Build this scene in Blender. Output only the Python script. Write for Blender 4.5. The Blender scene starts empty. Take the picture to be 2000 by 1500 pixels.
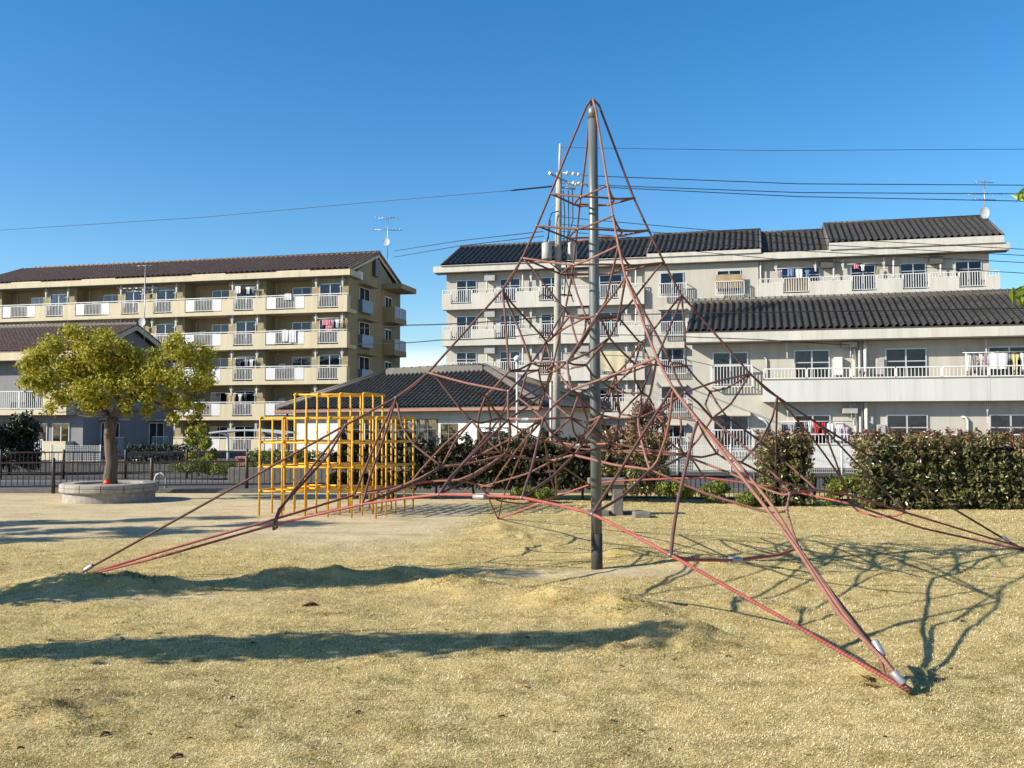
import bpy, math, random
import numpy as np
from mathutils import Vector, Matrix, noise
R = math.radians
random.seed(7); rng = np.random.default_rng(11)
scene = bpy.context.scene
col = scene.collection

# ------------------------------------------------------------------ camera, sky, sun
F = 1880.0; CH = 1.75; PITCH = math.atan(82 / F)
cam = bpy.data.cameras.new("camera"); camo = bpy.data.objects.new("camera", cam); col.objects.link(camo)
cam.sensor_width = 36; cam.lens = 36 * F / 2000; cam.clip_end = 3000; cam.clip_start = .05
camo.location = (0, 0, CH); camo.rotation_euler = (math.pi / 2 + PITCH, 0, 0)
scene.camera = camo
SUN_AZ, SUN_EL = R(72), R(28)          # azimuth measured from -Y towards -X
sdir = Vector((-math.sin(SUN_AZ) * math.cos(SUN_EL), -math.cos(SUN_AZ) * math.cos(SUN_EL), math.sin(SUN_EL)))
sun = bpy.data.lights.new("sun", 'SUN'); sun.energy = 4.7; sun.angle = R(.53); sun.color = (1, .93, .80)
suno = bpy.data.objects.new("sun", sun); col.objects.link(suno)
suno.rotation_euler = sdir.to_track_quat('Z', 'Y').to_euler()
W = bpy.data.worlds.new("World"); scene.world = W; W.use_nodes = True
wn = W.node_tree.nodes; wl = W.node_tree.links
for n in list(wn): wn.remove(n)
sky = wn.new("ShaderNodeTexSky"); sky.sky_type = 'NISHITA'; sky.sun_disc = False
sky.sun_elevation = SUN_EL; sky.sun_rotation = math.atan2(sdir.x, sdir.y)
sky.air_density = 1.0; sky.dust_density = .45; sky.ozone_density = 3.2; sky.altitude = 50
hs = wn.new("ShaderNodeHueSaturation"); hs.inputs['Saturation'].default_value = 1.33; hs.inputs['Value'].default_value = 1.0
bgn = wn.new("ShaderNodeBackground"); bgn.inputs['Strength'].default_value = .095
wo = wn.new("ShaderNodeOutputWorld")
tc = wn.new("ShaderNodeTexCoord")
cl = wn.new("ShaderNodeTexNoise"); cl.inputs['Scale'].default_value = 9; cl.inputs['Detail'].default_value = 7
mp = wn.new("ShaderNodeMapping"); mp.inputs['Scale'].default_value = (2.4, 2.4, 5)
wl.new(tc.outputs['Generated'], mp.inputs['Vector']); wl.new(mp.outputs[0], cl.inputs['Vector'])
sx = wn.new("ShaderNodeSeparateXYZ"); wl.new(tc.outputs['Generated'], sx.inputs[0])
band = wn.new("ShaderNodeMapRange"); band.inputs['From Min'].default_value = .085; band.inputs['From Max'].default_value = .045
wl.new(sx.outputs['Z'], band.inputs['Value'])
thr = wn.new("ShaderNodeMapRange"); thr.inputs['From Min'].default_value = .42; thr.inputs['From Max'].default_value = .54
wl.new(cl.outputs['Fac'], thr.inputs['Value'])
mul = wn.new("ShaderNodeMath"); mul.operation = 'MULTIPLY'; wl.new(band.outputs[0], mul.inputs[0]); wl.new(thr.outputs[0], mul.inputs[1])
mx = wn.new("ShaderNodeMixRGB"); mx.inputs['Color2'].default_value = (7.6, 7.5, 7.9, 1)
wl.new(sky.outputs[0], hs.inputs['Color']); wl.new(hs.outputs[0], mx.inputs['Color1']); wl.new(mul.outputs[0], mx.inputs['Fac'])
wl.new(mx.outputs[0], bgn.inputs['Color']); wl.new(bgn.outputs[0], wo.inputs['Surface'])
scene.view_settings.view_transform = 'Standard'; scene.view_settings.look = 'None'
scene.view_settings.exposure = 0.93; scene.view_settings.gamma = 1.0
scene.cycles.max_bounces = 6; scene.cycles.transparent_max_bounces = 10

# ------------------------------------------------------------------ helpers
def ray(px, py):
    u = (px - 1000) / F; v = (750 - py) / F
    return Vector((u, math.cos(PITCH) - v * math.sin(PITCH), math.sin(PITCH) + v * math.cos(PITCH)))
def at(px, py, Y):
    d = ray(px, py); return Vector((0, 0, CH)) + d * (Y / d.y)
def gpt(px, py, z=0.0):
    d = ray(px, py); t = (z - CH) / d.z; return Vector((0, 0, CH)) + d * t

def tag(o, label=None, cat=None, group=None, kind=None):
    if label: o['label'] = label
    if cat: o['category'] = cat
    if group: o['group'] = group
    if kind: o['kind'] = kind
    return o
def empty(name, loc, label, cat, group=None, rz=0):
    o = bpy.data.objects.new(name, None); col.objects.link(o)
    o.location = loc; o.rotation_euler = (0, 0, rz); o.empty_display_size = .2
    return tag(o, label, cat, group)

class MB:
    def __init__(s): s.v = []; s.f = []; s.sm = []; s.uv = {}
    def quad(s, a, b, c, d, smooth=False):
        n = len(s.v); s.v += [tuple(a), tuple(b), tuple(c), tuple(d)]; s.f.append((n, n + 1, n + 2, n + 3)); s.sm.append(smooth)
    def box(s, x0, x1, y0, y1, z0, z1):
        n = len(s.v)
        s.v += [(x0, y0, z0), (x1, y0, z0), (x1, y1, z0), (x0, y1, z0), (x0, y0, z1), (x1, y0, z1), (x1, y1, z1), (x0, y1, z1)]
        for q in ((0, 3, 2, 1), (4, 5, 6, 7), (0, 1, 5, 4), (1, 2, 6, 5), (2, 3, 7, 6), (3, 0, 4, 7)):
            s.f.append(tuple(n + i for i in q)); s.sm.append(False)
        return s
    def bevbox(s, x0, x1, y0, y1, z0, z1, b=.01):
        # box with chamfered vertical and top edges
        n = len(s.v)
        o = [(x0 + b, y0), (x1 - b, y0), (x1, y0 + b), (x1, y1 - b), (x1 - b, y1), (x0 + b, y1), (x0, y1 - b), (x0, y0 + b)]
        i_ = [(min(max(x, x0 + b), x1 - b), min(max(y, y0 + b), y1 - b)) for x, y in o]
        s.v += [(x, y, z0) for x, y in o] + [(x, y, z1 - b) for x, y in o] + [(x * .999 + i_[k][0] * .001, i_[k][1], z1) for k, (x, y) in enumerate(i_)]
        for k in range(8):
            k2 = (k + 1) % 8
            s.f.append((n + k, n + k2, n + 8 + k2, n + 8 + k)); s.sm.append(False)
            s.f.append((n + 8 + k, n + 8 + k2, n + 16 + k2, n + 16 + k)); s.sm.append(False)
        s.f.append(tuple(n + 16 + k for k in range(8))); s.sm.append(False)
        return s
    def tube(s, pts, r, seg=8, cap=True, uvs=False):
        pts = [Vector(p) for p in pts]
        rs = r if isinstance(r, (list, tuple)) else [r] * len(pts)
        n0 = len(s.v); up = None; acc = 0
        for i, p in enumerate(pts):
            t = (pts[min(i + 1, len(pts) - 1)] - pts[max(i - 1, 0)])
            if t.length < 1e-9: t = Vector((0, 0, 1))
            t.normalize()
            if up is None:
                up = Vector((0, 0, 1)) if abs(t.z) < .9 else Vector((1, 0, 0))
            a = (up - t * up.dot(t))
            if a.length < 1e-6: a = t.orthogonal()
            a.normalize(); b = t.cross(a); up = a
            if i: acc += (p - pts[i - 1]).length
            for k in range(seg):
                w = 2 * math.pi * k / seg
                s.v.append(tuple(p + (a * math.cos(w) + b * math.sin(w)) * rs[i]))
            if i:
                for k in range(seg):
                    k2 = (k + 1) % seg
                    fi = len(s.f)
                    s.f.append((n0 + (i - 1) * seg + k, n0 + (i - 1) * seg + k2, n0 + i * seg + k2, n0 + i * seg + k)); s.sm.append(True)
                    if uvs:
                        l0 = acc - (pts[i] - pts[i - 1]).length
                        s.uv[fi] = ((l0, k / seg), (l0, (k + 1) / seg), (acc, (k + 1) / seg), (acc, k / seg))
        if cap:
            s.f.append(tuple(n0 + k for k in reversed(range(seg)))); s.sm.append(False)
            m = n0 + (len(pts) - 1) * seg
            s.f.append(tuple(m + k for k in range(seg))); s.sm.append(False)
        return s
    def bar(s, a, b, r, seg=6): return s.tube([a, b], r, seg)
    def lathe(s, prof, cx=0, cy=0, seg=32, smooth=True, cap=True):
        n0 = len(s.v)
        for i, (r, z) in enumerate(prof):
            for k in range(seg):
                w = 2 * math.pi * k / seg; s.v.append((cx + r * math.cos(w), cy + r * math.sin(w), z))
            if i:
                for k in range(seg):
                    k2 = (k + 1) % seg
                    s.f.append((n0 + (i - 1) * seg + k, n0 + (i - 1) * seg + k2, n0 + i * seg + k2, n0 + i * seg + k)); s.sm.append(smooth)
        if cap:
            s.f.append(tuple(n0 + k for k in reversed(range(seg)))); s.sm.append(False)
            m = n0 + (len(prof) - 1) * seg; s.f.append(tuple(m + k for k in range(seg))); s.sm.append(False)
        return s
    def grid(s, P, smooth=True):
        n0 = len(s.v); h = len(P); w = len(P[0])
        for row in P: s.v += [tuple(p) for p in row]
        for i in range(h - 1):
            for j in range(w - 1):
                s.f.append((n0 + i * w + j, n0 + i * w + j + 1, n0 + (i + 1) * w + j + 1, n0 + (i + 1) * w + j)); s.sm.append(smooth)
        return s
    def build(s, name, mat, parent=None, loc=None):
        me = bpy.data.meshes.new(name); me.from_pydata(s.v, [], s.f)
        me.polygons.foreach_set('use_smooth', s.sm)
        if s.uv:
            u = me.uv_layers.new(name='UVMap')
            for fi, q in s.uv.items():
                p = me.polygons[fi]
                for li, c in zip(p.loop_indices, q): u.data[li].uv = c
        me.materials.append(mat); me.update()
        o = bpy.data.objects.new(name, me); col.objects.link(o)
        if parent is not None: o.parent = parent
        if loc is not None: o.location = loc
        return o

# ------------------------------------------------------------------ materials
def mat(name, c, rough=.7, var=.12, scale=6., bump=0., bscale=None, metal=0., c2=None, streak=False, spec=.4):
    m = bpy.data.materials.new(name); m.use_nodes = True
    nt = m.node_tree; n = nt.nodes; l = nt.links; b = n['Principled BSDF']
    b.inputs['Roughness'].default_value = rough; b.inputs['Metallic'].default_value = metal
    b.inputs['Specular IOR Level'].default_value = spec
    t = n.new("ShaderNodeTexCoord"); mpn = n.new("ShaderNodeMapping"); l.new(t.outputs['Object'], mpn.inputs[0])
    if streak: mpn.inputs['Scale'].default_value = (1, 1, .12)
    nz = n.new("ShaderNodeTexNoise"); nz.inputs['Scale'].default_value = scale; nz.inputs['Detail'].default_value = 6; nz.inputs['Roughness'].default_value = .65
    l.new(mpn.outputs[0], nz.inputs['Vector'])
    rp = n.new("ShaderNodeValToRGB")
    c = tuple(x * .80 for x in c); c2 = tuple(x * .80 for x in c2) if c2 else None
    lo = c2 if c2 else tuple(x * (1 - var) for x in c); hi = c if c2 else tuple(min(1, x * (1 + var)) for x in c)
    rp.color_ramp.elements[0].position = .33; rp.color_ramp.elements[0].color = (*lo, 1)
    rp.color_ramp.elements[1].position = .66; rp.color_ramp.elements[1].color = (*hi, 1)
    l.new(nz.outputs['Fac'], rp.inputs[0]); l.new(rp.outputs[0], b.inputs['Base Color'])
    if streak:
        m3 = n.new("ShaderNodeMapping"); m3.inputs['Scale'].default_value = (1, 1, .05); l.new(t.outputs['Object'], m3.inputs[0])
        n3 = n.new("ShaderNodeTexNoise"); n3.inputs['Scale'].default_value = 3.2; n3.inputs['Detail'].default_value = 8; n3.inputs['Roughness'].default_value = .75; l.new(m3.outputs[0], n3.inputs['Vector'])
        r3 = n.new("ShaderNodeValToRGB"); r3.color_ramp.elements[0].position = .34; r3.color_ramp.elements[0].color = (.66, .63, .57, 1); r3.color_ramp.elements[1].position = .50; r3.color_ramp.elements[1].color = (1, 1, 1, 1)
        l.new(n3.outputs['Fac'], r3.inputs[0]); n4 = n.new("ShaderNodeMixRGB"); n4.blend_type = 'MULTIPLY'; n4.inputs[0].default_value = .42
        l.new(rp.outputs[0], n4.inputs[1]); l.new(r3.outputs[0], n4.inputs[2]); l.new(n4.outputs[0], b.inputs['Base Color'])
    if bump:
        bn = n.new("ShaderNodeTexNoise"); bn.inputs['Scale'].default_value = bscale or scale * 4; bn.inputs['Detail'].default_value = 5
        l.new(t.outputs['Object'], bn.inputs['Vector'])
        bp = n.new("ShaderNodeBump"); bp.inputs['Strength'].default_value = bump; bp.inputs['Distance'].default_value = .02
        l.new(bn.outputs['Fac'], bp.inputs['Height']); l.new(bp.outputs[0], b.inputs['Normal'])
    return m
def leafmat(name, ramp, rough=.5, trans=.25, spec=.4):
    m = bpy.data.materials.new(name); m.use_nodes = True
    nt = m.node_tree; n = nt.nodes; l = nt.links; b = n['Principled BSDF']
    b.inputs['Roughness'].default_value = rough; b.inputs['Specular IOR Level'].default_value = spec
    a = n.new("ShaderNodeAttribute"); a.attribute_name = 'rnd'
    rp = n.new("ShaderNodeValToRGB"); e = rp.color_ramp.elements
    while len(e) < len(ramp): e.new(.5)
    for k, (p, c) in enumerate(ramp): e[k].position = p; e[k].color = (*(x * (.8 if 'grass' not in name else .9) for x in c), 1)
    l.new(a.outputs['Fac'], rp.inputs[0]); l.new(rp.outputs[0], b.inputs['Base Color'])
    if trans:
        tr = n.new("ShaderNodeBsdfTranslucent"); l.new(rp.outputs[0], tr.inputs['Color'])
        ms = n.new("ShaderNodeMixShader"); ms.inputs[0].default_value = trans
        l.new(b.outputs[0], ms.inputs[1]); l.new(tr.outputs[0], ms.inputs[2]); l.new(ms.outputs[0], n['Material Output'].inputs['Surface'])
    return m
def glassmat(name, tint=.55):
    m = bpy.data.materials.new(name); m.use_nodes = True
    nt = m.node_tree; n = nt.nodes; l = nt.links
    n.remove(n['Principled BSDF'])
    tr = n.new("ShaderNodeBsdfTransparent"); tr.inputs[0].default_value = (tint, tint * 1.02, tint * 1.05, 1)
    gl = n.new("ShaderNodeBsdfGlossy"); gl.inputs['Roughness'].default_value = .04; gl.inputs['Color'].default_value = (.9, .95, 1, 1)
    fr = n.new("ShaderNodeFresnel"); fr.inputs['IOR'].default_value = 1.5
    t = n.new("ShaderNodeTexCoord"); nz = n.new("ShaderNodeTexNoise"); nz.inputs['Scale'].default_value = 1.3
    l.new(t.outputs['Object'], nz.inputs['Vector'])
    bp = n.new("ShaderNodeBump"); bp.inputs['Strength'].default_value = .15; bp.inputs['Distance'].default_value = .05
    l.new(nz.outputs['Fac'], bp.inputs['Height']); l.new(bp.outputs[0], gl.inputs['Normal'])
    ms = n.new("ShaderNodeMixShader"); l.new(fr.outputs[0], ms.inputs[0]); l.new(tr.outputs[0], ms.inputs[1]); l.new(gl.outputs[0], ms.inputs[2])
    l.new(ms.outputs[0], n['Material Output'].inputs['Surface'])
    return m
def ropemat(name, c, c2):
    m = mat(name, c, .75, .15, 9, c2=c2); nt = m.node_tree; n = nt.nodes; l = nt.links; b = n['Principled BSDF']
    uv = n.new("ShaderNodeUVMap"); uv.uv_map = 'UVMap'; sp = n.new("ShaderNodeSeparateXYZ"); l.new(uv.outputs[0], sp.inputs[0])
    a = n.new("ShaderNodeMath"); a.operation = 'MULTIPLY'; a.inputs[1].default_value = 44; l.new(sp.outputs['X'], a.inputs[0])
    k = n.new("ShaderNodeMath"); k.operation = 'MULTIPLY'; k.inputs[1].default_value = 1; l.new(sp.outputs['Y'], k.inputs[0])
    ad = n.new("ShaderNodeMath"); ad.operation = 'ADD'; l.new(a.outputs[0], ad.inputs[0]); l.new(k.outputs[0], ad.inputs[1])
    f = n.new("ShaderNodeMath"); f.operation = 'PINGPONG'; f.inputs[1].default_value = .5; l.new(ad.outputs[0], f.inputs[0])
    bp = n.new("ShaderNodeBump"); bp.inputs['Strength'].default_value = .6; bp.inputs['Distance'].default_value = .008
    l.new(f.outputs[0], bp.inputs['Height']); l.new(bp.outputs[0], b.inputs['Normal'])
    mr = n.new("ShaderNodeMapRange"); mr.inputs['To Min'].default_value = .74; mr.inputs['To Max'].default_value = 1.04; mr.inputs['From Max'].default_value = .32
    l.new(f.outputs[0], mr.inputs['Value'])
    mm = n.new("ShaderNodeMixRGB"); mm.blend_type = 'MULTIPLY'; mm.inputs[0].default_value = .8
    src = b.inputs['Base Color'].links[0].from_socket; l.new(src, mm.inputs[1]); l.new(mr.outputs[0], mm.inputs[2]); l.new(mm.outputs[0], b.inputs['Base Color'])
    return m
M = {}
M['beige'] = mat('beige_wall', (.34, .28, .16), .85, .1, 1.2, .15, 30, streak=True)
M['beige_trim'] = mat('beige_trim', (.64, .56, .385), .8, .07, 1.5, .1, 30, streak=True)
M['grey_wall'] = mat('grey_wall', (.52, .49, .42), .85, .09, .9, .12, 30, streak=True)
M['grey_trim'] = mat('grey_trim', (.62, .59, .52), .85, .10, 1.2, .1, 30, streak=True)
M['white_wall'] = mat('white_wall', (.63, .62, .585), .8, .06, 1.1, .08, 30, streak=True)
M['house_wall_shade'] = mat('house_wall_shade', (.24, .24, .24), .85, .1, 1.2, .12, 30, streak=True)  # the shade on the gable end is put into this grey
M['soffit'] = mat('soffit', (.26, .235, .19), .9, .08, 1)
M['brown_tile'] = mat('brown_tile', (.24, .165, .125), .55, .35, 5, .1, 20, spec=.08)
M['grey_tile'] = mat('grey_tile', (.065, .059, .05), .4, .4, 5, .1, 20, spec=.25)
M['black_tile'] = mat('black_tile', (.065, .063, .058), .5, .4, 5, .1, 20, spec=.25)
M['ridge_tile'] = mat('ridge_tile', (.13, .115, .095), .6, .2, 3)
M['white_metal'] = mat('white_metal', (.74, .73, .70), .45, .05, 4)
M['alu'] = mat('aluminium_frame', (.62, .64, .66), .35, .05, 4, metal=.35)
M['dark_frame'] = mat('bronze_frame', (.10, .09, .08), .45, .1, 4)
M['blue_panel'] = mat('blue_panel', (.13, .20, .30), .35, .1, 3)
M['frost'] = mat('frosted_panel', (.70, .71, .72), .4, .04, 2)
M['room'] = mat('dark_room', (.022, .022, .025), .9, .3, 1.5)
M['curtain'] = mat('curtain_cloth', (.52, .54, .56), .9, .06, 3)
M['curtain_tan'] = mat('tan_curtain', (.34, .25, .15), .9, .08, 3)
M['glass'] = glassmat('window_glass')
M['pipe'] = mat('pipe_paint', (.62, .60, .55), .5, .06, 3)
M['gutter'] = mat('gutter_brown', (.30, .135, .075), .5, .1, 3)
M['rope'] = ropemat('rope_faded', (.24, .11, .08), (.15, .07, .05))
M['rope_dark'] = ropemat('rope_brown', (.20, .09, .07), (.13, .06, .048))
M['rope_salmon'] = ropemat('rope_salmon', (.37, .165, .12), (.25, .11, .082))
M['rope_red'] = ropemat('rope_red', (.46, .115, .10), (.32, .075, .066))
M['clamp'] = mat('clamp_steel', (.20, .19, .175), .45, .2, 20, metal=.5)
M['ferrule'] = mat('ferrule_alu', (.40, .41, .42), .4, .12, 12, metal=.4)
M['galv'] = mat('galvanised_pole', (.165, .185, .18), .42, .28, 5, .05, 60, metal=.3, streak=True)
M['galv_dark'] = mat('pole_base_tar', (.055, .052, .045), .8, .2, 9)
M['yellow'] = mat('yellow_paint', (.92, .50, .035), .5, .2, 7, .1, 60, c2=(.66, .33, .025))
M['concrete'] = mat('concrete', (.19, .175, .15), .9, .22, 7, .3, 40)
M['planter'] = mat('planter_stone', (.37, .34, .29), .9, .2, 9, .35, 60)
M['upole'] = mat('pole_concrete', (.40, .37, .305), .85, .12, 4, .1, 30)
M['brownfence'] = mat('brown_fence', (.05, .03, .024), .5, .2, 8)
M['cable'] = mat('black_cable', (.012, .012, .014), .6, .1, 4)
M['cable_far'] = mat('grey_cable', (.05, .055, .065), .6, .1, 4)
M['steel'] = mat('antenna_steel', (.45, .45, .45), .4, .1, 8, metal=.7)
M['dish'] = mat('dish_white', (.78, .78, .76), .4, .04, 5)
M['bark'] = mat('bark', (.13, .10, .075), .95, .45, 14, 1., 36, streak=True)
M['bark_dark'] = mat('bark_dark', (.06, .045, .035), .95, .3, 9, .5, 30)
M['red'] = mat('red_plastic', (.80, .05, .02), .4, .15, 20)
M['soil'] = mat('soil', (.26, .19, .12), .95, .3, 9, .5, 40)
M['asphalt'] = mat('asphalt', (.075, .075, .078), .9, .2, 3, .2, 80)
M['insul'] = mat('insulator', (.70, .68, .64), .25, .05, 10)
M['trafo'] = mat('transformer_grey', (.42, .41, .37), .5, .12, 5)
M['locker'] = mat('red_brown_locker', (.52, .25, .20), .5, .1, 5)
M['leafdry'] = mat('dry_leaf', (.16, .075, .03), .8, .3, 30)
M['mortar'] = mat('awning_paint', (.52, .48, .40), .6, .1, 3)
M['core'] = mat('hedge_shade', (.012, .014, .006), .95, .3, 8)
M['leaf_maple'] = leafmat('leaf_maple', [(0, (.13, .18, .012)), (.3, (.30, .32, .025)), (.7, (.56, .48, .045)), (1, (.66, .42, .045))], .55, .35)
M['leaf_photinia'] = leafmat('leaf_photinia', [(0, (.06, .075, .022)), (.4, (.18, .18, .055)), (.58, (.27, .22, .085)), (.74, (.24, .13, .07)), (1, (.36, .12, .085))], .34, .15, .55)
M['leaf_row_shade'] = leafmat('leaf_row_shade', [(0, (.018, .024, .008)), (.6, (.045, .05, .016)), (.9, (.07, .045, .022)), (1, (.12, .045, .03))], .5, .1, .3)  # back row photinia, darkened to stand for the shade over it
M['leaf_red'] = leafmat('leaf_red', [(0, (.06, .06, .02)), (.4, (.13, .085, .035)), (.6, (.22, .075, .05)), (1, (.36, .09, .07))], .38, .15, .6)
M['leaf_green'] = leafmat('leaf_green', [(0, (.08, .12, .015)), (.6, (.20, .24, .03)), (1, (.36, .35, .05))], .45, .25)
M['leaf_dark'] = leafmat('leaf_dark', [(0, (.012, .02, .008)), (.7, (.03, .045, .015)), (1, (.06, .075, .02))], .4, .1)
M['leaf_bright'] = leafmat('leaf_bright', [(0, (.12, .2, .02)), (1, (.32, .40, .05))], .4, .4)
def cloth(name, c): return mat('cloth_' + name, c, .9, .08, 14)
CL = {k: cloth(k, v) for k, v in dict(white=(.75, .74, .72), pink=(.62, .22, .28), red=(.55, .05, .05), navy=(.03, .045, .10), grey=(.30, .30, .33), cream=(.62, .55, .36),
      blue=(.16, .26, .45), tan=(.42, .31, .17), black=(.03, .03, .035), lilac=(.45, .33, .42), yellow=(.55, .50, .22)).items()}

# ------------------------------------------------------------------ ground
def bumpf(x, y, cx, cy, rx, ry, h, a=0.):
    ca, sa = math.cos(a), math.sin(a); dx, dy = x - cx, y - cy
    u = (dx * ca + dy * sa) / rx; v = (-dx * sa + dy * ca) / ry
    return h * np.exp(-(u * u + v * v))
MOUNDS = []
for px, py, rx, ry, h in [(530, 1130, .50, .35, .17), (640, 1128, .45, .35, .14), (780, 1125, .40, .35, .11), (890, 1150, .55, .38, .17), (960, 1128, .35, .25, .08),
        (300, 1150, 1.2, .45, .13), (140, 1145, .7, .45, .12), (1085, 1172, .42, .40, .16), (1190, 1180, .35, .35, .10), (1230, 1195, .45, .35, .12), (1330, 1245, .45, .45, .16), (1260, 1260, .7, .5, .08),
        (975, 1035, .35, .35, .16), (1010, 1050, .7, .5, .08), (1225, 1085, .45, .35, .12), (1370, 1100, .6, .4, .10), (1560, 1115, .5, .4, .05), (1570, 1200, .25, .3, .08), (1560, 1250, .25, .3, .07), (1690, 1320, .5, .3, .08), (1050, 1075, .5, .3, .07),
        (60, 1400, .8, .5, .07), (1420, 1180, .5, .4, .07)]:
    p = gpt(px, py); MOUNDS.append((p.x, p.y, rx * .8, ry * .8, h * .8))
def gz_np(x, y):
    z = np.zeros_like(x)
    for m in MOUNDS: z = z + bumpf(x, y, *m)
    z = z + .022 * np.sin(x * 1.7 + .6 * y) * np.cos(y * 1.3 - .4 * x) * np.clip((16 - y) / 4, 0, 1)
    z = z - .12 * np.clip((y - 24.5) / 2.5, 0, 1)
    return z
def gz(x, y): return float(gz_np(np.array([float(x)]), np.array([float(y)]))[0])
def axis(segs):
    out = []
    for a, b, st in segs:
        n = max(1, int(round((b - a) / st))); out += list(np.linspace(a, b, n, endpoint=False))
    out.append(segs[-1][1]); return np.array(out)
gx = axis([(-900, -120, 130), (-120, -24, 8), (-24, -9, .4), (-9, 10, .07), (10, 24, .4), (24, 120, 8), (120, 900, 130)])
gy = axis([(-60, 0, 6), (0, 3.5, .25), (3.5, 16, .07), (16, 30, .25), (30, 120, 5), (120, 1500, 140)])
XX, YY = np.meshgrid(gx, gy)
ZZ = gz_np(XX, YY)
# fine unevenness near the camera
near = np.clip((18 - YY) / 5, 0, 1) * (np.abs(XX) < 11)
ZN = np.array([[noise.fractal(Vector((x * 1.6, y * 2.0, 3.1)), 1.0, 2.0, 4) if (-9.5 < x < 10.5 and 3 < y < 18) else 0 for x in gx] for y in gy])
ZZ = ZZ + .026 * ZN * near * (1 - .6 * np.clip((XX - .8) / 1.5, 0, 1))
MD = sum(bumpf(XX, YY, *m_) / m_[4] for m_ in MOUNDS)
yy_, xx_ = np.nonzero(MD > .08)
for i_, j_ in zip(yy_, xx_): ZZ[i_, j_] += .05 * min(1., MD[i_, j_] * 1.4) * noise.fractal(Vector((gx[j_] * 4.2, gy[i_] * 5., 7.)), 1., 2., 4)
h_, w_ = XX.shape
verts = np.stack([XX, YY, ZZ], -1).reshape(-1, 3)
idx = np.arange(h_ * w_).reshape(h_, w_)
faces = np.stack([idx[:-1, :-1], idx[:-1, 1:], idx[1:, 1:], idx[1:, :-1]], -1).reshape(-1, 4)
def npmesh(name, verts, faces, mat_, smooth=False, parent=None, rnd=None):
    me = bpy.data.meshes.new(name); nv = len(verts); nf = len(faces); k = faces.shape[1]
    me.vertices.add(nv); me.vertices.foreach_set('co', verts.astype(np.float32).ravel())
    me.loops.add(nf * k); me.loops.foreach_set('vertex_index', faces.astype(np.int32).ravel())
    me.polygons.add(nf); me.polygons.foreach_set('loop_start', np.arange(0, nf * k, k, dtype=np.int32))
    try: me.polygons.foreach_set('loop_total', np.full(nf, k, dtype=np.int32))
    except Exception: pass
    me.polygons.foreach_set('use_smooth', np.full(nf, smooth))
    if rnd is not None:
        a = me.attributes.new('rnd', 'FLOAT', 'POINT'); a.data.foreach_set('value', rnd.astype(np.float32))
    me.materials.append(mat_); me.update(calc_edges=True); me.validate()
    o = bpy.data.objects.new(name, me); col.objects.link(o)
    if parent is not None: o.parent = parent
    return o
# bare sand: play area at the back left, worn paths round the mast
def gzz(x, y):
    i_ = int(np.clip(np.searchsorted(gx, x) - 1, 0, len(gx) - 2)); j_ = int(np.clip(np.searchsorted(gy, y) - 1, 0, len(gy) - 2))
    fx = (x - gx[i_]) / (gx[i_ + 1] - gx[i_]); fy = (y - gy[j_]) / (gy[j_ + 1] - gy[j_])
    return float(ZZ[j_, i_] * (1 - fx) * (1 - fy) + ZZ[j_, i_ + 1] * fx * (1 - fy) + ZZ[j_ + 1, i_] * (1 - fx) * fy + ZZ[j_ + 1, i_ + 1] * fx * fy)
def sand_np(x, y):
    s = 1 / (1 + np.exp(-(y - (14.2 - .05 * x + .5 * np.sin(x * .9))) / 1.5)) * 1 / (1 + np.exp((x - (-.9 + .05 * (y - 15))) / .35))
    for px, py, rx, ry, a in [(560, 1065, 3., .6, .5), (1150, 1050, 2.2, .6, .45), (420, 1190, 1.6, .3, .4), (1180, 1118, 1.5, .5, .8), (1000, 1120, 1.3, .55, .75), (850, 1185, 1.5, .4, .32), (1100, 1225, .9, .4, .25), (1100, 1080, .9, .7, .35), (1290, 1110, .9, .35, .6), (700, 1085, 2., .5, .45), (250, 1170, 3., .5, .5), (800, 1172, 1.4, .3, .3), (1540, 1190, .5, .5, .25)]:
        p = gpt(px, py); s = np.maximum(s, bumpf(x, y, p.x, p.y, rx, ry, a))
    s = np.maximum(s, 1 / (1 + np.exp(-(y - 22.2) / .3)) * (x < -1.5) * .9)
    return np.clip(s, 0, 1)
SD = sand_np(XX, YY).ravel()
gm = bpy.data.materials.new('ground_dry_grass'); gm.use_nodes = True
n = gm.node_tree.nodes; l = gm.node_tree.links; b = n['Principled BSDF']; b.inputs['Roughness'].default_value = .95; b.inputs['Specular IOR Level'].default_value = 0
at_ = n.new("ShaderNodeAttribute"); at_.attribute_name = 'rnd'
t = n.new("ShaderNodeTexCoord")
def noisen(scale, det=6, rough=.6, sc=None):
    z = n.new("ShaderNodeTexNoise"); z.inputs['Scale'].default_value = scale; z.inputs['Detail'].default_value = det; z.inputs['Roughness'].default_value = rough
    if sc:
        mq = n.new("ShaderNodeMapping"); mq.inputs['Scale'].default_value = sc; l.new(t.outputs['Object'], mq.inputs[0]); l.new(mq.outputs[0], z.inputs['Vector'])
    else: l.new(t.outputs['Object'], z.inputs['Vector'])
    return z
def ramp(src, els):
    r = n.new("ShaderNodeValToRGB"); e = r.color_ramp.elements
    while len(e) < len(els): e.new(.5)
    for k, (p, c) in enumerate(els): e[k].position = p; e[k].color = (*c, 1)
    l.new(src, r.inputs[0]); return r
g1 = ramp(noisen(55, 8, .75).outputs['Fac'], [(.28, (.17, .13, .05)), (.5, (.50, .39, .175)), (.72, (.80, .65, .34))])
g2 = ramp(noisen(2.6, 7, .68).outputs['Fac'], [(.34, (.66, .62, .46)), (.52, (.95, .95, .9)), (.66, (1.06, 1.03, 1.0))])
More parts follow.
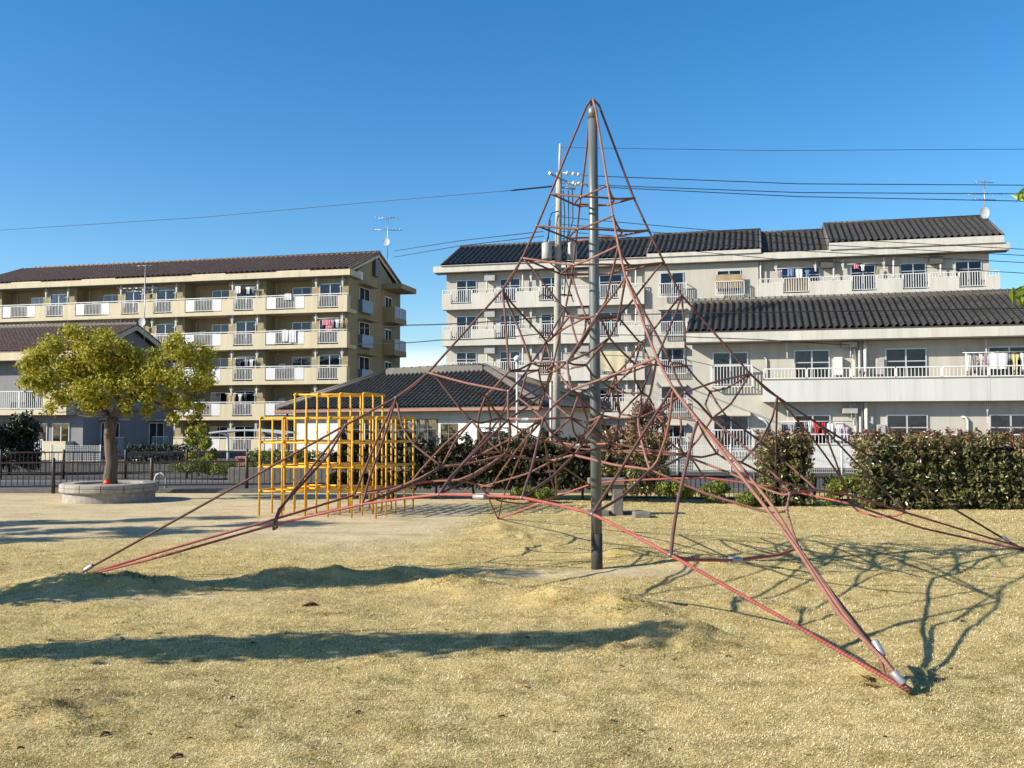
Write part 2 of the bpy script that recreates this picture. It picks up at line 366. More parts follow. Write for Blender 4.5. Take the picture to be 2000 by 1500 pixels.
mg = n.new("ShaderNodeMixRGB"); mg.blend_type = 'MULTIPLY'; mg.inputs[0].default_value = .8; l.new(g1.outputs[0], mg.inputs[1]); l.new(g2.outputs[0], mg.inputs[2])
s1 = ramp(noisen(14, 9, .75, (1, 2.4, 1)).outputs['Fac'], [(.32, (.34, .26, .15)), (.5, (.56, .455, .285)), (.7, (.68, .57, .375))])
s2 = ramp(noisen(9, 5, .6, (1, 4, 1)).outputs['Fac'], [(.26, (.5, .45, .36)), (.36, (1, 1, 1))])
ms_ = n.new("ShaderNodeMixRGB"); ms_.blend_type = 'MULTIPLY'; ms_.inputs[0].default_value = .8; l.new(s1.outputs[0], ms_.inputs[1]); l.new(s2.outputs[0], ms_.inputs[2])
sn = noisen(5, 8, .7)
ad = n.new("ShaderNodeMath"); ad.operation = 'ADD'; l.new(at_.outputs['Fac'], ad.inputs[0]); l.new(sn.outputs['Fac'], ad.inputs[1])
th = n.new("ShaderNodeMapRange"); th.inputs['From Min'].default_value = .78; th.inputs['From Max'].default_value = 1.2; l.new(ad.outputs[0], th.inputs['Value'])
mm = n.new("ShaderNodeMixRGB"); l.new(th.outputs[0], mm.inputs[0]); l.new(mg.outputs[0], mm.inputs[1]); s3 = ramp(noisen(.9, 8, .72, (1, 1.8, 1)).outputs['Fac'], [(.36, (.70, .68, .62)), (.56, (1, 1, 1))]); m5 = n.new("ShaderNodeMixRGB"); m5.blend_type = 'MULTIPLY'; m5.inputs[0].default_value = .9; l.new(ms_.outputs[0], m5.inputs[1]); l.new(s3.outputs[0], m5.inputs[2]); l.new(m5.outputs[0], mm.inputs[2])
sp_ = n.new("ShaderNodeSeparateXYZ"); l.new(t.outputs['Object'], sp_.inputs[0])
fa = n.new("ShaderNodeMapRange"); fa.inputs['From Min'].default_value = 26.6; fa.inputs['From Max'].default_value = 27.2; l.new(sp_.outputs['Y'], fa.inputs['Value'])
a1 = ramp(noisen(1.2, 8, .7).outputs['Fac'], [(.35, (.06, .062, .06)), (.6, (.12, .115, .10))])
mf = n.new("ShaderNodeMixRGB"); l.new(fa.outputs[0], mf.inputs[0]); l.new(mm.outputs[0], mf.inputs[1]); l.new(a1.outputs[0], mf.inputs[2])
l.new(mf.outputs[0], b.inputs['Base Color'])
bn = noisen(70, 7, .8); bp = n.new("ShaderNodeBump"); bp.inputs['Strength'].default_value = .55; bp.inputs['Distance'].default_value = .02
l.new(bn.outputs['Fac'], bp.inputs['Height']); bn2 = noisen(16, 5, .7); bp2 = n.new("ShaderNodeBump"); bp2.inputs['Strength'].default_value = .35; bp2.inputs['Distance'].default_value = .05
l.new(bn2.outputs['Fac'], bp2.inputs['Height']); l.new(bp.outputs[0], bp2.inputs['Normal']); l.new(bp2.outputs[0], b.inputs['Normal'])
ground = npmesh('ground', verts, faces, gm, True, rnd=SD); tag(ground, kind='structure')

# dry grass blades on the lawn
def make_grass():
    N = 900000
    u = rng.random(N)
    y = 4.3 * (23.5 / 4.3) ** (u ** 1.12)
    x = (rng.random(N) * 2 - 1) * (y * .57 + .3)
    keep = rng.random(N) > np.clip(sand_np(x, y) * 1.5 - .1, 0, .985)
    x = x[keep]; y = y[keep]; N = len(x)
    # ground height by bilinear lookup on the sheet
    ix = np.clip(np.searchsorted(gx, x) - 1, 0, len(gx) - 2); iy = np.clip(np.searchsorted(gy, y) - 1, 0, len(gy) - 2)
    fx = (x - gx[ix]) / (gx[ix + 1] - gx[ix]); fy = (y - gy[iy]) / (gy[iy + 1] - gy[iy])
    z = ZZ[iy, ix] * (1 - fx) * (1 - fy) + ZZ[iy, ix + 1] * fx * (1 - fy) + ZZ[iy + 1, ix] * (1 - fx) * fy + ZZ[iy + 1, ix + 1] * fx * fy
    a = rng.random(N) * 2 * np.pi
    L = (.008 + .015 * rng.random(N) ** 1.6) * (1 + .05 * (y - 5))
    tuft = np.array([noise.fractal(Vector((xx * 2.1, yy * 2.6, 4.)), 1., 2.1, 4) for xx, yy in zip(x, y)])
    md = np.zeros(N)
    for m_ in MOUNDS: md += bumpf(x, y, *m_) / m_[4] * .5
    tuft = tuft + .35 * np.clip(md, 0, 1)
    tk = np.clip((tuft - .25) / .45, 0, 1) * np.clip(.18 + 1.3 * md, 0, 1)
    L = L * (1 + 1.7 * tk)
    til = np.abs(rng.normal(0, .42, N)) + .06
    wd = (.0009 + .0008 * rng.random(N)) * (1 + .14 * (y - 4.3))
    dx = np.cos(a); dy = np.sin(a)
    bx, by = -dy * wd, dx * wd
    ct, st = np.cos(til), np.sin(til)
    base = np.stack([x, y, z + .001], -1)
    v0 = base + np.stack([bx, by, 0 * x], -1); v1 = base - np.stack([bx, by, 0 * x], -1)
    tip = base + np.stack([dx * ct * L, dy * ct * L, st * L], -1)
    mid = base + np.stack([dx * ct * L * .5, dy * ct * L * .5, st * L * .62], -1)
    m0 = mid + np.stack([bx * .8, by * .8, 0 * x], -1); m1 = mid - np.stack([bx * .8, by * .8, 0 * x], -1)
    V = np.stack([v0, v1, m1, m0, tip, tip + np.array([0, 0, .0006])], 1).reshape(-1, 3)
    k = np.arange(N) * 6
    Fq = np.concatenate([np.stack([k, k + 1, k + 2, k + 3], -1), np.stack([k + 3, k + 2, k + 4, k + 5], -1)])
    patch = np.array([noise.noise(Vector((xx * .9, yy * 1.1, 9.))) for xx, yy in zip(x[::1], y[::1])])
    patch2 = np.array([noise.fractal(Vector((xx * 6., yy * 6., 2.)), 1., 2., 3) for xx, yy in zip(x, y)])
    rv = np.clip(.55 + .33 * rng.normal(0, 1, N) * .8 - patch * .22 - patch2 * .4 - .6 * tk, 0, 1)
    o = npmesh('grass', V, Fq, leafmat('grass_blades', [(0, (.11, .10, .04)), (.36, (.40, .325, .145)), (.66, (.84, .69, .36)), (1, (.98, .87, .58))], 1., .25, 0), rnd=np.repeat(rv, 6))
    tag(o, 'short dry straw coloured grass covering the lawn', 'grass', kind='stuff')
make_grass()

# asphalt street, kerb and painted line behind the park fence
rd = MB(); rd.quad((-60, 27.35, -.112), (40, 27.0, -.112), (40, 33.5, -.112), (-60, 34, -.112)); tag(rd.build('road', M['asphalt']), kind='structure')
kb = MB(); kb.box(-60, 40, 26.98, 27.12, -.3, .0); tag(kb.build('kerb', M['concrete']), kind='structure')
ln = MB(); ln.quad((-60, 27.6, -.107), (-3, 27.55, -.107), (-3, 27.72, -.107), (-60, 27.77, -.107)); ln.quad((-60, 32.6, -.107), (-3, 32.55, -.107), (-3, 32.7, -.107), (-60, 32.77, -.107))
tag(ln.build('road_marking', M['white_metal']), kind='structure')

# ------------------------------------------------------------------ buildings
ANG = -math.atan(.2507)
class Bld:
    def __init__(s, name, px, py, Y, ang, label, cat='building', group=None, zg=-.15):
        p = at(px, py, Y); s.o = Vector((p.x, p.y, 0)); s.a = ang; s.zg = zg
        s.root = empty(name, (p.x, p.y, 0), label, cat, group, ang)
    def loc(s, px, py, yl=0.):
        d = ray(px, py); c, sn_ = math.cos(-s.a), math.sin(-s.a)
        cx, cy = -s.o.x, -s.o.y
        ox, oy = c * cx - sn_ * cy, sn_ * cx + c * cy
        dx, dy = c * d.x - sn_ * d.y, sn_ * d.x + c * d.y
        t = (yl - oy) / dy
        return ox + dx * t, CH + d.z * t
    def X(s, px, py, yl=0.): return s.loc(px, py, yl)[0]
    def Z(s, px, py, yl=0.): return s.loc(px, py, yl)[1]
    def world(s, x, y, z):
        c, sn_ = math.cos(s.a), math.sin(s.a)
        return Vector((s.o.x + c * x - sn_ * y, s.o.y + sn_ * x + c * y, z))

def railing(x0, x1, z0, z1, y, pitch=.13, r=.016, mid=False):
    m = MB()
    m.box(x0, x1, y - .03, y + .03, z1 - .05, z1); m.box(x0, x1, y - .02, y + .02, z0, z0 + .04)
    n_ = max(2, int((x1 - x0) / pitch))
    for k in range(n_ + 1):
        x = x0 + (x1 - x0) * k / n_
        w = .03 if k in (0, n_) else r
        m.box(x - w, x + w, y - w, y + w, z0 + .04, z1 - .05)
    return m
def window(b, x0, x1, z0, z1, y, curtain=0, split=2, frame='alu', transom=False, cmat='curtain', parent=None):
    """window set in the wall face at local y (frame stands proud of the wall)"""
    P = parent or b.root; t = .05
    m = MB()
    m.box(x0 - t, x1 + t, y - .05, y, z1, z1 + t); m.box(x0 - t, x1 + t, y - .08, y, z0 - t, z0)
    m.box(x0 - t, x0, y - .05, y, z0, z1); m.box(x1, x1 + t, y - .05, y, z0, z1)
    for k in range(1, split):
        x = x0 + (x1 - x0) * k / split; m.box(x - .03, x + .03, y - .045, y - .002, z0, z1)
    if transom: m.box(x0, x1, y - .043, y - .003, z1 - .5, z1 - .46)
    f = m.build('window', M[frame], P)
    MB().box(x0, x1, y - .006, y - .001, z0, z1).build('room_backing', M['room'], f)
    if curtain:
        n_ = 26; a0, a1 = (x0, x1) if curtain == 1 else ((x0, (x0 + x1) / 2) if curtain == 2 else ((x0 + x1) / 2, x1))
        c = MB(); P0 = [[(a0 + (a1 - a0) * k / n_, y - .011 + .0035 * math.cos(k * 2.1), z) for k in range(n_ + 1)] for z in (z0, z1)]
        c.grid(P0, False); c.build('curtain', M[cmat], f)
    MB().box(x0, x1, y - .026, y - .022, z0, z1).build('pane', M['glass'], f)
    return f
def awning(b, x0, x1, z, y, d=.5):
    m = MB(); n0 = len(m.v)
    m.v += [(x0, y, z + .1), (x1, y, z + .1), (x1, y - d, z - .02), (x0, y - d, z - .02), (x0, y, z), (x1, y, z), (x1, y - d, z - .07), (x0, y - d, z - .07)]
    for q in ((3, 2, 1, 0), (4, 5, 6, 7), (7, 6, 2, 3), (4, 7, 3, 0), (6, 5, 1, 2), (5, 4, 0, 1)): m.f.append(q); m.sm.append(False)
    return m.build('awning', M['mortar'], b.root)
def tile_roof(x0, x1, ye, ze, yr, zr, colw=.3, course=.3, xl=None, xr=None, amp=.045, samples=6):
    """pantiled slope from the eave (ye,ze) up to the ridge (yr,zr); xl/xr(t) clip it for hips"""
    m = MB(); nc = max(1, int(round((x1 - x0) / colw))); L = math.hypot(yr - ye, zr - ze); nr = max(2, int(L / course))
    ny, nz_ = -(zr - ze) / L * (1 if yr > ye else -1), abs(yr - ye) / L
    prof = [.0, .15, .75, 1., .75, .15][:samples] if samples == 6 else [0, .6, 1, .6]
    xs = []; hs_ = []
    for i in range(nc):
        for j, p in enumerate(prof): xs.append(x0 + (x1 - x0) * (i + (j / len(prof))) / nc); hs_.append(p * amp)
    xs.append(x1); hs_.append(0)
    rows = []
    for k in range(nr):
        for t, lift in ((k / nr, .026), ((k + 1) / nr - 1e-4, .0)):
            a = xl(t) if xl else x0; c = xr(t) if xr else x1
            yy = ye + (yr - ye) * t; zz = ze + (zr - ze) * t
            rows.append([(min(max(x, a), c), yy + ny * (hh + lift), zz + nz_ * (hh + lift)) for x, hh in zip(xs, hs_)])
    m.grid(rows, False)
    m.quad((xl(0) if xl else x0, ye, ze - .05), (xr(0) if xr else x1, ye, ze - .05), (xr(.999) if xr else x1, yr, zr - .05), (xl(.999) if xl else x0, yr, zr - .05))
    # eave lip
    m.box(x0, x1, ye - .02 if yr > ye else ye - .01, ye + .01 if yr > ye else ye + .02, ze - .06, ze + .02)
    return m
def ridge_cap(x0, x1, y, z, w=.16, h=.2, step=.3):
    m = MB(); m.box(x0, x1, y - w, y + w, z - .12, z + h * .6)
    k = x0
    m.tube([(x0 - .04, y, z + h * .6), (x1 + .04, y, z + h * .6)], .1, 8)
    while k < x1:
        m.tube([(k, y, z + h * .6), (k + .05, y, z + h * .6)], .125, 8); k += step
    return m

# ---- beige five-storey block on the left
B1 = Bld('apartment_building', 686, 571, 71.5, ANG, 'long beige five storey apartment block with brown tiled roof and white balcony railings')
px_edges = [('L', 4, 69), ('S', 90, 124), ('L', 147, 214), ('S', 237, 271), ('S', 299, 336), ('L', 361, 433), ('S', 456, 495), ('L', 519, 595), ('S', 620, 661)]
bays = []
for k, a, c in px_edges: bays.append((k, B1.X(a, 590), B1.X(c, 590)))
xL = B1.X(-60, 590); xR = B1.X(678, 590)
bays = [('S', xL + .2, B1.X(-22, 590))] + bays
FL0 = 10.55; FH = 2.7
floors = [FL0 - FH * k for k in range(5)]
wallS, wallL, depth = .6, 1.75, 10.6
bd = MB(); bd.box(xL, xR - .15, wallL, wallL + depth - .8, -.3, 13.1)
for k, a, c in bays:
    if k == 'S':
        bd.box(a - .75 if a > xL + 1 else xL + .02, min(c + .75, xR - .15 - .003), wallS, wallL - .003, -.25, 13.05)
# gable ends
xe = xR - .15; ymid = wallL + depth / 2 - .9
def gable(m, x0, x1, y0, y1, zb, ym, zt):
    n0 = len(m.v); m.v += [(x0, y0, zb), (x0, y1, zb), (x0, ym, zt), (x1, y0, zb), (x1, y1, zb), (x1, ym, zt)]
    for q in ((0, 2, 1), (3, 4, 5), (0, 3, 5, 2), (1, 2, 5, 4), (0, 1, 4, 3)): m.f.append(tuple(n0 + i for i in q)); m.sm.append(False)
gable(bd, xe - .25, xe, wallS + .1, wallL + depth - 1., 13.1, ymid, 15.45)
bd.build('wall', M['beige'], B1.root)
ec = MB(); ec.box(xL - .1, xR + .25, -.12, wallL + .3, 13.03, 13.46); e_ = ec.build('eave', M['beige_trim'], B1.root)
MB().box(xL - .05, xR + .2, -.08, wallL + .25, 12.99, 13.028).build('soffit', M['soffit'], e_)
ye, yr_ = .15, ymid
rx = xR + .1
rf = tile_roof(xL - .3, rx, ye, 13.52, yr_, 15.75, .46, .32, amp=.16).build('roof', M['brown_tile'], B1.root)
tile_roof(xL - .3, rx, 2 * yr_ - ye, 13.52, yr_, 15.75, .33, .32, amp=.06, samples=4).build('back_slope', M['brown_tile'], rf)
ridge_cap(xL + 1.2, rx, yr_, 15.74, step=.5).build('ridge', M['brown_tile'], rf)
vg = MB()
for s0, s1 in (((ye, 13.52), (yr_, 15.75)), ((2 * yr_ - ye, 13.52), (yr_, 15.75))):
    vg.tube([(rx, s0[0], s0[1]), (rx, s1[0], s1[1])], .1, 8)
vg.build('verge', M['brown_tile'], rf)
bg = MB()
for s in (1, -1):
    y0 = ye if s == 1 else 2 * yr_ - ye
    n0 = len(bg.v)
    bg.v += [(rx - .12, y0, 13.47), (rx - .12, yr_, 15.68), (rx - .12, yr_, 15.4), (rx - .12, y0, 13.2), (rx - .06, y0, 13.47), (rx - .06, yr_, 15.68), (rx - .06, yr_, 15.4), (rx - .06, y0, 13.2)]
    for q in ((0, 1, 2, 3), (4, 5, 6, 7), (0, 1, 5, 4), (3, 2, 6, 7)): bg.f.append(tuple(n0 + i for i in q)); bg.sm.append(False)
bg.build('bargeboard', M['beige_trim'], rf)
# raised mortar patches along the eave
for a, c in ((22, 80), (160, 225), (375, 440), (540, 605)):
    MB().box(B1.X(a, 540), B1.X(c, 540), .0, .35, 13.462, 13.56).build('eave_upstand', M['beige_trim'], e_)
for fi, fz in enumerate(floors):
    sl = MB(); z0 = fz - .25
    top = fz + 1.0
    sl.box(xL, xR, -.0, wallL - .005, z0, z0 + .28)
    prev = xL
    for k, a, c in bays + [('E', xR, xR)]:
        if a > prev + .01: sl.box(prev, a, 0, .16, z0 + .28, top)
        prev = c
    sl.box(xR - .16, xR - .001, .16, wallS - .003, z0 + .28, top)
    bal = sl.build('balcony', M['beige_trim'], B1.root)
    rl = MB(); rl.box(xL, xR, .02, .10, top + .10, top + .16)
    xx = xL
    while xx < xR: rl.box(xx - .02, xx + .02, .04, .08, top, top + .1); xx += 1.2
    rl.build('handrail', M['white_metal'], bal)
    for k, a, c in bays:
        if k == 'S': railing(a + .05, c - .05, z0 + .38, top + .02, .05).build('railing', M['white_metal'], bal)
        else:
            w = (c - a) / 4
            railing(a + w, c - w, z0 + .38, top + .02, .05).build('railing', M['white_metal'], bal)
            for q0, q1 in ((a + .05, a + w), (c - w, c - .05)):
                MB().box(q0, q1, .03, .07, z0 + .36, top + .02).build('screen_panel', M['frost'], bal)
    # windows
    for k, a, c in bays:
        if a < xL + .5: continue
        rk = random.random(); cu = 1 if rk < .42 else (2 if rk < .62 else (3 if rk < .8 else 0))
        if k == 'S': window(B1, a - .05, c - .12, fz + .05, fz + 1.93, wallS, cu)
        else:
            cx = (a + c) / 2 + .35; window(B1, cx - .55, cx + .95, fz + .85, fz + 1.9, wallL, cu)
            MB().box(a + .35, a + .85, wallL - .2, wallL, fz + .75, fz + 1.45).build('water_heater', M['pipe'], B1.root)
            lm = MB(); lm.tube([(a + .02, wallL - .08, fz + .5), (a + .02, wallL - .08, fz + 2.2), (a + .25, wallL - .12, fz + 2.25)], .035, 6); lm.build('drainpipe', M['pipe'], B1.root)
        for xb in ((a - .25, c + .2) if k == 'S' else ()):
            m = MB(); zt = fz + 2.42
            m.box(xb - .05, xb + .05, .25, .35, zt - .7, zt); m.bar((xb, .3, zt - .68), (xb - .18, .3, zt - .12), .022); m.bar((xb, .3, zt - .68), (xb + .18, .3, zt - .12), .022)
            m.bar((xb - .3, .3, zt - .75), (xb + .3, .3, zt - .75), .015)
            m.build('drying_bracket', M['pipe'], B1.root)
# end wall windows with blue rail boxes, and the rear corner balconies
for fi, fz in enumerate(floors[:4]):
    y0, y1 = 2.6, 4.6
    m = MB(); m.box(xe, xe + .05, y0, y1, fz + .55, fz + .6); m.box(xe, xe + .05, y0, y1, fz + 1.95, fz + 2.0)
    for yy in (y0, (y0 + y1) / 2, y1): m.box(xe, xe + .05, yy - .03, yy + .03, fz + .6, fz + 1.95)
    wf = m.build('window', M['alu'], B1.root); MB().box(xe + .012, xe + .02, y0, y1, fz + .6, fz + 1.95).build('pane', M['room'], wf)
    m = MB(); m.box(xe + .03, xe + .3, y0 - .1, y1 + .1, fz + .0, fz + .04); m.box(xe + .3, xe + .33, y0 - .1, y1 + .1, fz + .04, fz + .98)
    m.box(xe + .03, xe + .3, y0 - .1, y0 - .07, fz + .04, fz + .98); m.box(xe + .03, xe + .3, y1 + .07, y1 + .1, fz + .04, fz + .98)
    m.build('window_guard', M['blue_panel'], B1.root)
    m = MB(); m.box(xe, xe + .75, y0 - .25, y1 + .25, fz + 2.1, fz + 2.18); m.build('awning', M['beige'], B1.root)
    # rear balcony
    yb0, yb1 = 7.6, 10.4
    m = MB(); m.box(xe + .002, xe + 1.0, yb0, yb1, fz - .3, fz); m.box(xe + .002, xe + 1.0, yb0, yb0 + .14, fz + .002, fz + 1.0); m.box(xe + .86, xe + 1.0, yb0 + .14, yb1, fz + .002, fz + .15)
    bb = m.build('balcony', M['beige'], B1.root)
    m = MB(); m.box(xe + .9, xe + .94, yb0 + .16, yb1, fz + .16, fz + .98); m.build('screen_panel', M['blue_panel'], bb)
    m = MB(); m.box(xe + .88, xe + .97, yb0 + .1, yb1, fz + .99, fz + 1.04)
    for yy in (yb0 + .2, (yb0 + yb1) / 2, yb1 - .05): m.box(xe + .93, xe + .97, yy - .03, yy + .03, fz + .15, fz + .99)
    m.build('railing', M['white_metal'], bb)
    m = MB(); m.box(xe, xe + .04, 7.95, 9.3, fz + .02, fz + 1.95); wf = m.build('window', M['alu'], B1.root)
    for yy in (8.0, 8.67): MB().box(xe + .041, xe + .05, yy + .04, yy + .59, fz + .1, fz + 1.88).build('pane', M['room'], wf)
m = MB(); m.box(xe + .002, xe + 1.7, 7.3, 10.9, 13.0, 13.42); m.build('canopy', M['beige'], B1.root)
m = MB()
for z in (13.75, 14.45):
    m.box(xe + .001, xe + .3, 5.2, 6.1, z, z + .68)
m.build('vent_louvre', M['dark_frame'], B1.root)
m = MB(); m.box(xe + .0015, xe + .35, 1.6, 2.5, 13.0, 13.6); m.build('air_conditioner', M['white_metal'], B1.root)

# ---- grey-white five-storey block
A = Bld('apartment_building', 865, 566, 71.5, ANG, 'pale grey five storey apartment block with black tiled stepped roof behind the rope tower')
aL = A.X(863, 590); aM = A.X(1258, 570); aN = A.X(1482, 560); aR = A.X(1953, 540)
wA = .62; wl_ = A.X(872, 590, wA)
bd = MB(); bd.box(wl_, aR - .5, wA, wA + 9.6, -.3, 13.25)
bd.box(aM + .02, aN - .02, .35, wA - .003, -.25, 13.15)
bd.build('wall', M['grey_wall'], A.root)
ec = MB(); ec.box(A.X(847, 525), A.X(1972, 475), -.1, wA + .3, 13.2, 13.66); e_ = ec.build('eave', M['grey_trim'], A.root)
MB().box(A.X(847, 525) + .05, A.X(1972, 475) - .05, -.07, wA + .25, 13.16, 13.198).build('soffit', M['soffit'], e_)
rf = None
secs = [(861, 1264, 0., 0.), (1264, 1486, .22, 0.), (1486, 1620, -.02, .55), (1620, 1960, .42, 0.)]
for i, (p0, p1, dz, dyy) in enumerate(secs):
    x0, x1 = A.X(p0, 515), A.X(p1, 480)
    o = tile_roof(x0, x1, .0 + dyy, 13.72 + dz, 5.0, 15.95 + dz, .42, .32, amp=.16).build('roof', M['grey_tile'], A.root)
    tile_roof(x0, x1, 10.0, 13.72 + dz, 5.0, 15.95 + dz, .38, .32, amp=.07, samples=4).build('back_slope', M['grey_tile'], o)
    ridge_cap(x0, x1, 5.0, 15.95 + dz, step=.4).build('ridge', M['grey_tile'], o)
    for xx in (x0, x1): MB().tube([(xx, dyy, 13.76 + dz), (xx, 5., 15.99 + dz), (xx, 10., 13.76 + dz)], .09, 8).build('verge', M['ridge_tile'], o)
    gb = MB(); gable(gb, x0 + .1, x0 + .3, dyy, 10., 13.5 + dz, 5., 15.85 + dz); gable(gb, x1 - .3, x1 - .1, dyy, 10., 13.5 + dz, 5., 15.85 + dz)
    gb.build('gable', M['grey_trim'], o)
    MB().box(x0, x1, -.2 + dyy, .1 + dyy, 13.662, 13.70 + dz).build('eave_upstand', M['grey_trim'], o)
spansL = [('s', 863, 880.7), ('r', 880.7, 921), ('s', 921, 966), ('r', 966, 1008), ('s', 1008, 1053), ('r', 1053, 1082), ('s', 1082, 1168), ('r', 1168, 1208), ('s', 1208, 1258)]
winL = [(893, 930), (978, 1015), (1058, 1096), (1172, 1214)]
spansR = [('s', 1482, 1530), ('r', 1530, 1581), ('s', 1581, 1664), ('r', 1664, 1713), ('s', 1713, 1764), ('r', 1764, 1816), ('s', 1816, 1874), ('r', 1874, 1927), ('s', 1927, 1953)]
winR = [(1528, 1600), (1663, 1708), (1760, 1807), (1867, 1916)]
for fi, fz in enumerate(floors):
    for nm, (sp, wn_, yo) in (('l', (spansL, winL, 0)), ('r', (spansR, winR, 0))):
        if nm == 'r' and fi > 1: continue
        z0 = fz - .15; x0, x1 = A.X(sp[0][1], 580), A.X(sp[-1][2], 570 if nm == 'l' else 530)
        sl = MB(); sl.box(x0, x1, 0, wA - .004, z0, z0 + .42)
        for k, a, c in sp:
            if k == 's': sl.box(A.X(a, 575), A.X(c, 575) if c != sp[-1][2] else x1, 0.0, .15, z0 + .42, fz + .98)
        sl.box(x0, x0 + .14, .15, wA - .004, z0 + .42, fz + .98); sl.box(x1 - .14, x1, .15, wA - .004, z0 + .42, fz + .98)
        bal = sl.build('balcony', M['grey_trim'], A.root)
        for k, a, c in sp:
            xa, xc = A.X(a, 575), A.X(c, 575)
            if k == 'r': railing(xa + .04, xc - .04, z0 + .5, fz + 1.34, .06, .15, .02).build('railing', M['white_metal'], bal)
            else: railing(xa + .03, xc - .03, fz + 1.0, fz + 1.34, .06, .17, .014).build('railing', M['white_metal'], bal)
        for q, (a, c) in enumerate(wn_):
            rk = random.random(); cu = 1 if rk < .3 else (2 if rk < .45 else (3 if rk < .6 else 0))
            window(A, A.X(a, 545, wA), A.X(c, 545, wA), fz + .1, fz + 2.05, wA, cu, transom=True, cmat='curtain_tan' if (fi == 2 and q == 0) else 'curtain')
        for px_ in ((951, 1021, 1242) if nm == 'l' else (1486, 1629, 1746, 1838)):
            xx = A.X(px_, 560, .3); MB().tube([(xx, .3, fz + .28), (xx, .3, fz + 2.52)], .06, 8).build('drainpipe', M['pipe'], A.root)
        for px_ in ((1037, 1105, 1223) if nm == 'l' else (1516, 1593, 1647, 1727)):
            xb = A.X(px_, 545, .3); zt = fz + 2.5
            m = MB(); m.box(xb - .05, xb + .05, .3, .4, zt - .75, zt); m.bar((xb, .35, zt - .7), (xb - .15, .35, zt - .1), .022); m.bar((xb, .35, zt - .7), (xb + .15, .35, zt - .1), .022)
            m.build('drying_bracket', M['pipe'], A.root)
        for px_ in ((958, 1140) if nm == 'l' else (1615, 1828)):
            xb = A.X(px_, 540, .5); MB().box(xb - .4, xb + .4, .2, .61, fz + 1.95, fz + 2.45).build('air_conditioner', M['dark_frame'] if nm == 'r' else M['trafo'], A.root)
    # plain wall section with guarded windows
    if fi == 0: cols_ = [(1291, 1334), (1402, 1446)]
    else: cols_ = [(1291, 1334)]
    for a, c in cols_:
        x0, x1 = A.X(a, 550, .35), A.X(c, 550, .35)
        window(A, x0, x1, fz + .55, fz + 2.0, .35, random.choice((0, 1, 3)))
        m = railing(x0 - .15, x1 + .25, fz + .25, fz + 1.25, -.05, .14, .018); m.box(x0 - .15, x0 - .12, -.05, .34, fz + 1.2, fz + 1.25); m.box(x1 + .22, x1 + .25, -.05, .34, fz + 1.2, fz + 1.25); m.box(x1 + .22, x1 + .25, -.05, .34, fz + .25, fz + .3)
        m.build('window_guard', M['white_metal'], A.root)
        if fi > 0: awning(A, x0 - .25, x1 + .2, fz + 2.12, .35, .55)

# ---- nearer two-storey block on the right
C = Bld('apartment_building', 1670, 717, 39.0, ANG, 'nearer two storey grey block with dark tiled roof and long white balcony at the right')
wC = .62
c0 = C.X(1352, 690, wC); cB = C.X(1490, 760); cR = cB + 17
F2 = C.Z(1670, 717) - 1.05; F1 = F2 - 2.7
bd = MB(); bd.box(c0, cR, wC, wC + 7.4, -.3, 5.33)
bd.build('wall', M['grey_wall'], C.root)
ec = MB(); ec.box(C.X(1336, 655, -.1), cR + .4, -.1, wC + .4, 5.28, 5.66); e_ = ec.build('eave', M['grey_trim'], C.root)
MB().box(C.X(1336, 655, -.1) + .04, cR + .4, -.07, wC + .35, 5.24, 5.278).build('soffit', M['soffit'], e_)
xr0 = C.X(1340, 640, .05)
o = tile_roof(xr0, cR + .3, .02, 5.72, 4.1, 7.42, .285, .26, amp=.12).build('roof', M['grey_tile'], C.root)
tile_roof(xr0, cR + .3, 8.2, 5.72, 4.1, 7.42, .285, .26, amp=.05, samples=4).build('back_slope', M['grey_tile'], o)
ridge_cap(xr0, cR + .3, 4.1, 7.44, w=.14, step=.285).build('ridge', M['ridge_tile'], o)
gb = MB(); gable(gb, xr0 + .3, xr0 + .5, .3, 7.9, 5.3, 4.1, 7.3); gb.build('gable', M['grey_trim'], o)
zb0, zb1 = C.Z(1490, 785), C.Z(1490, 742)
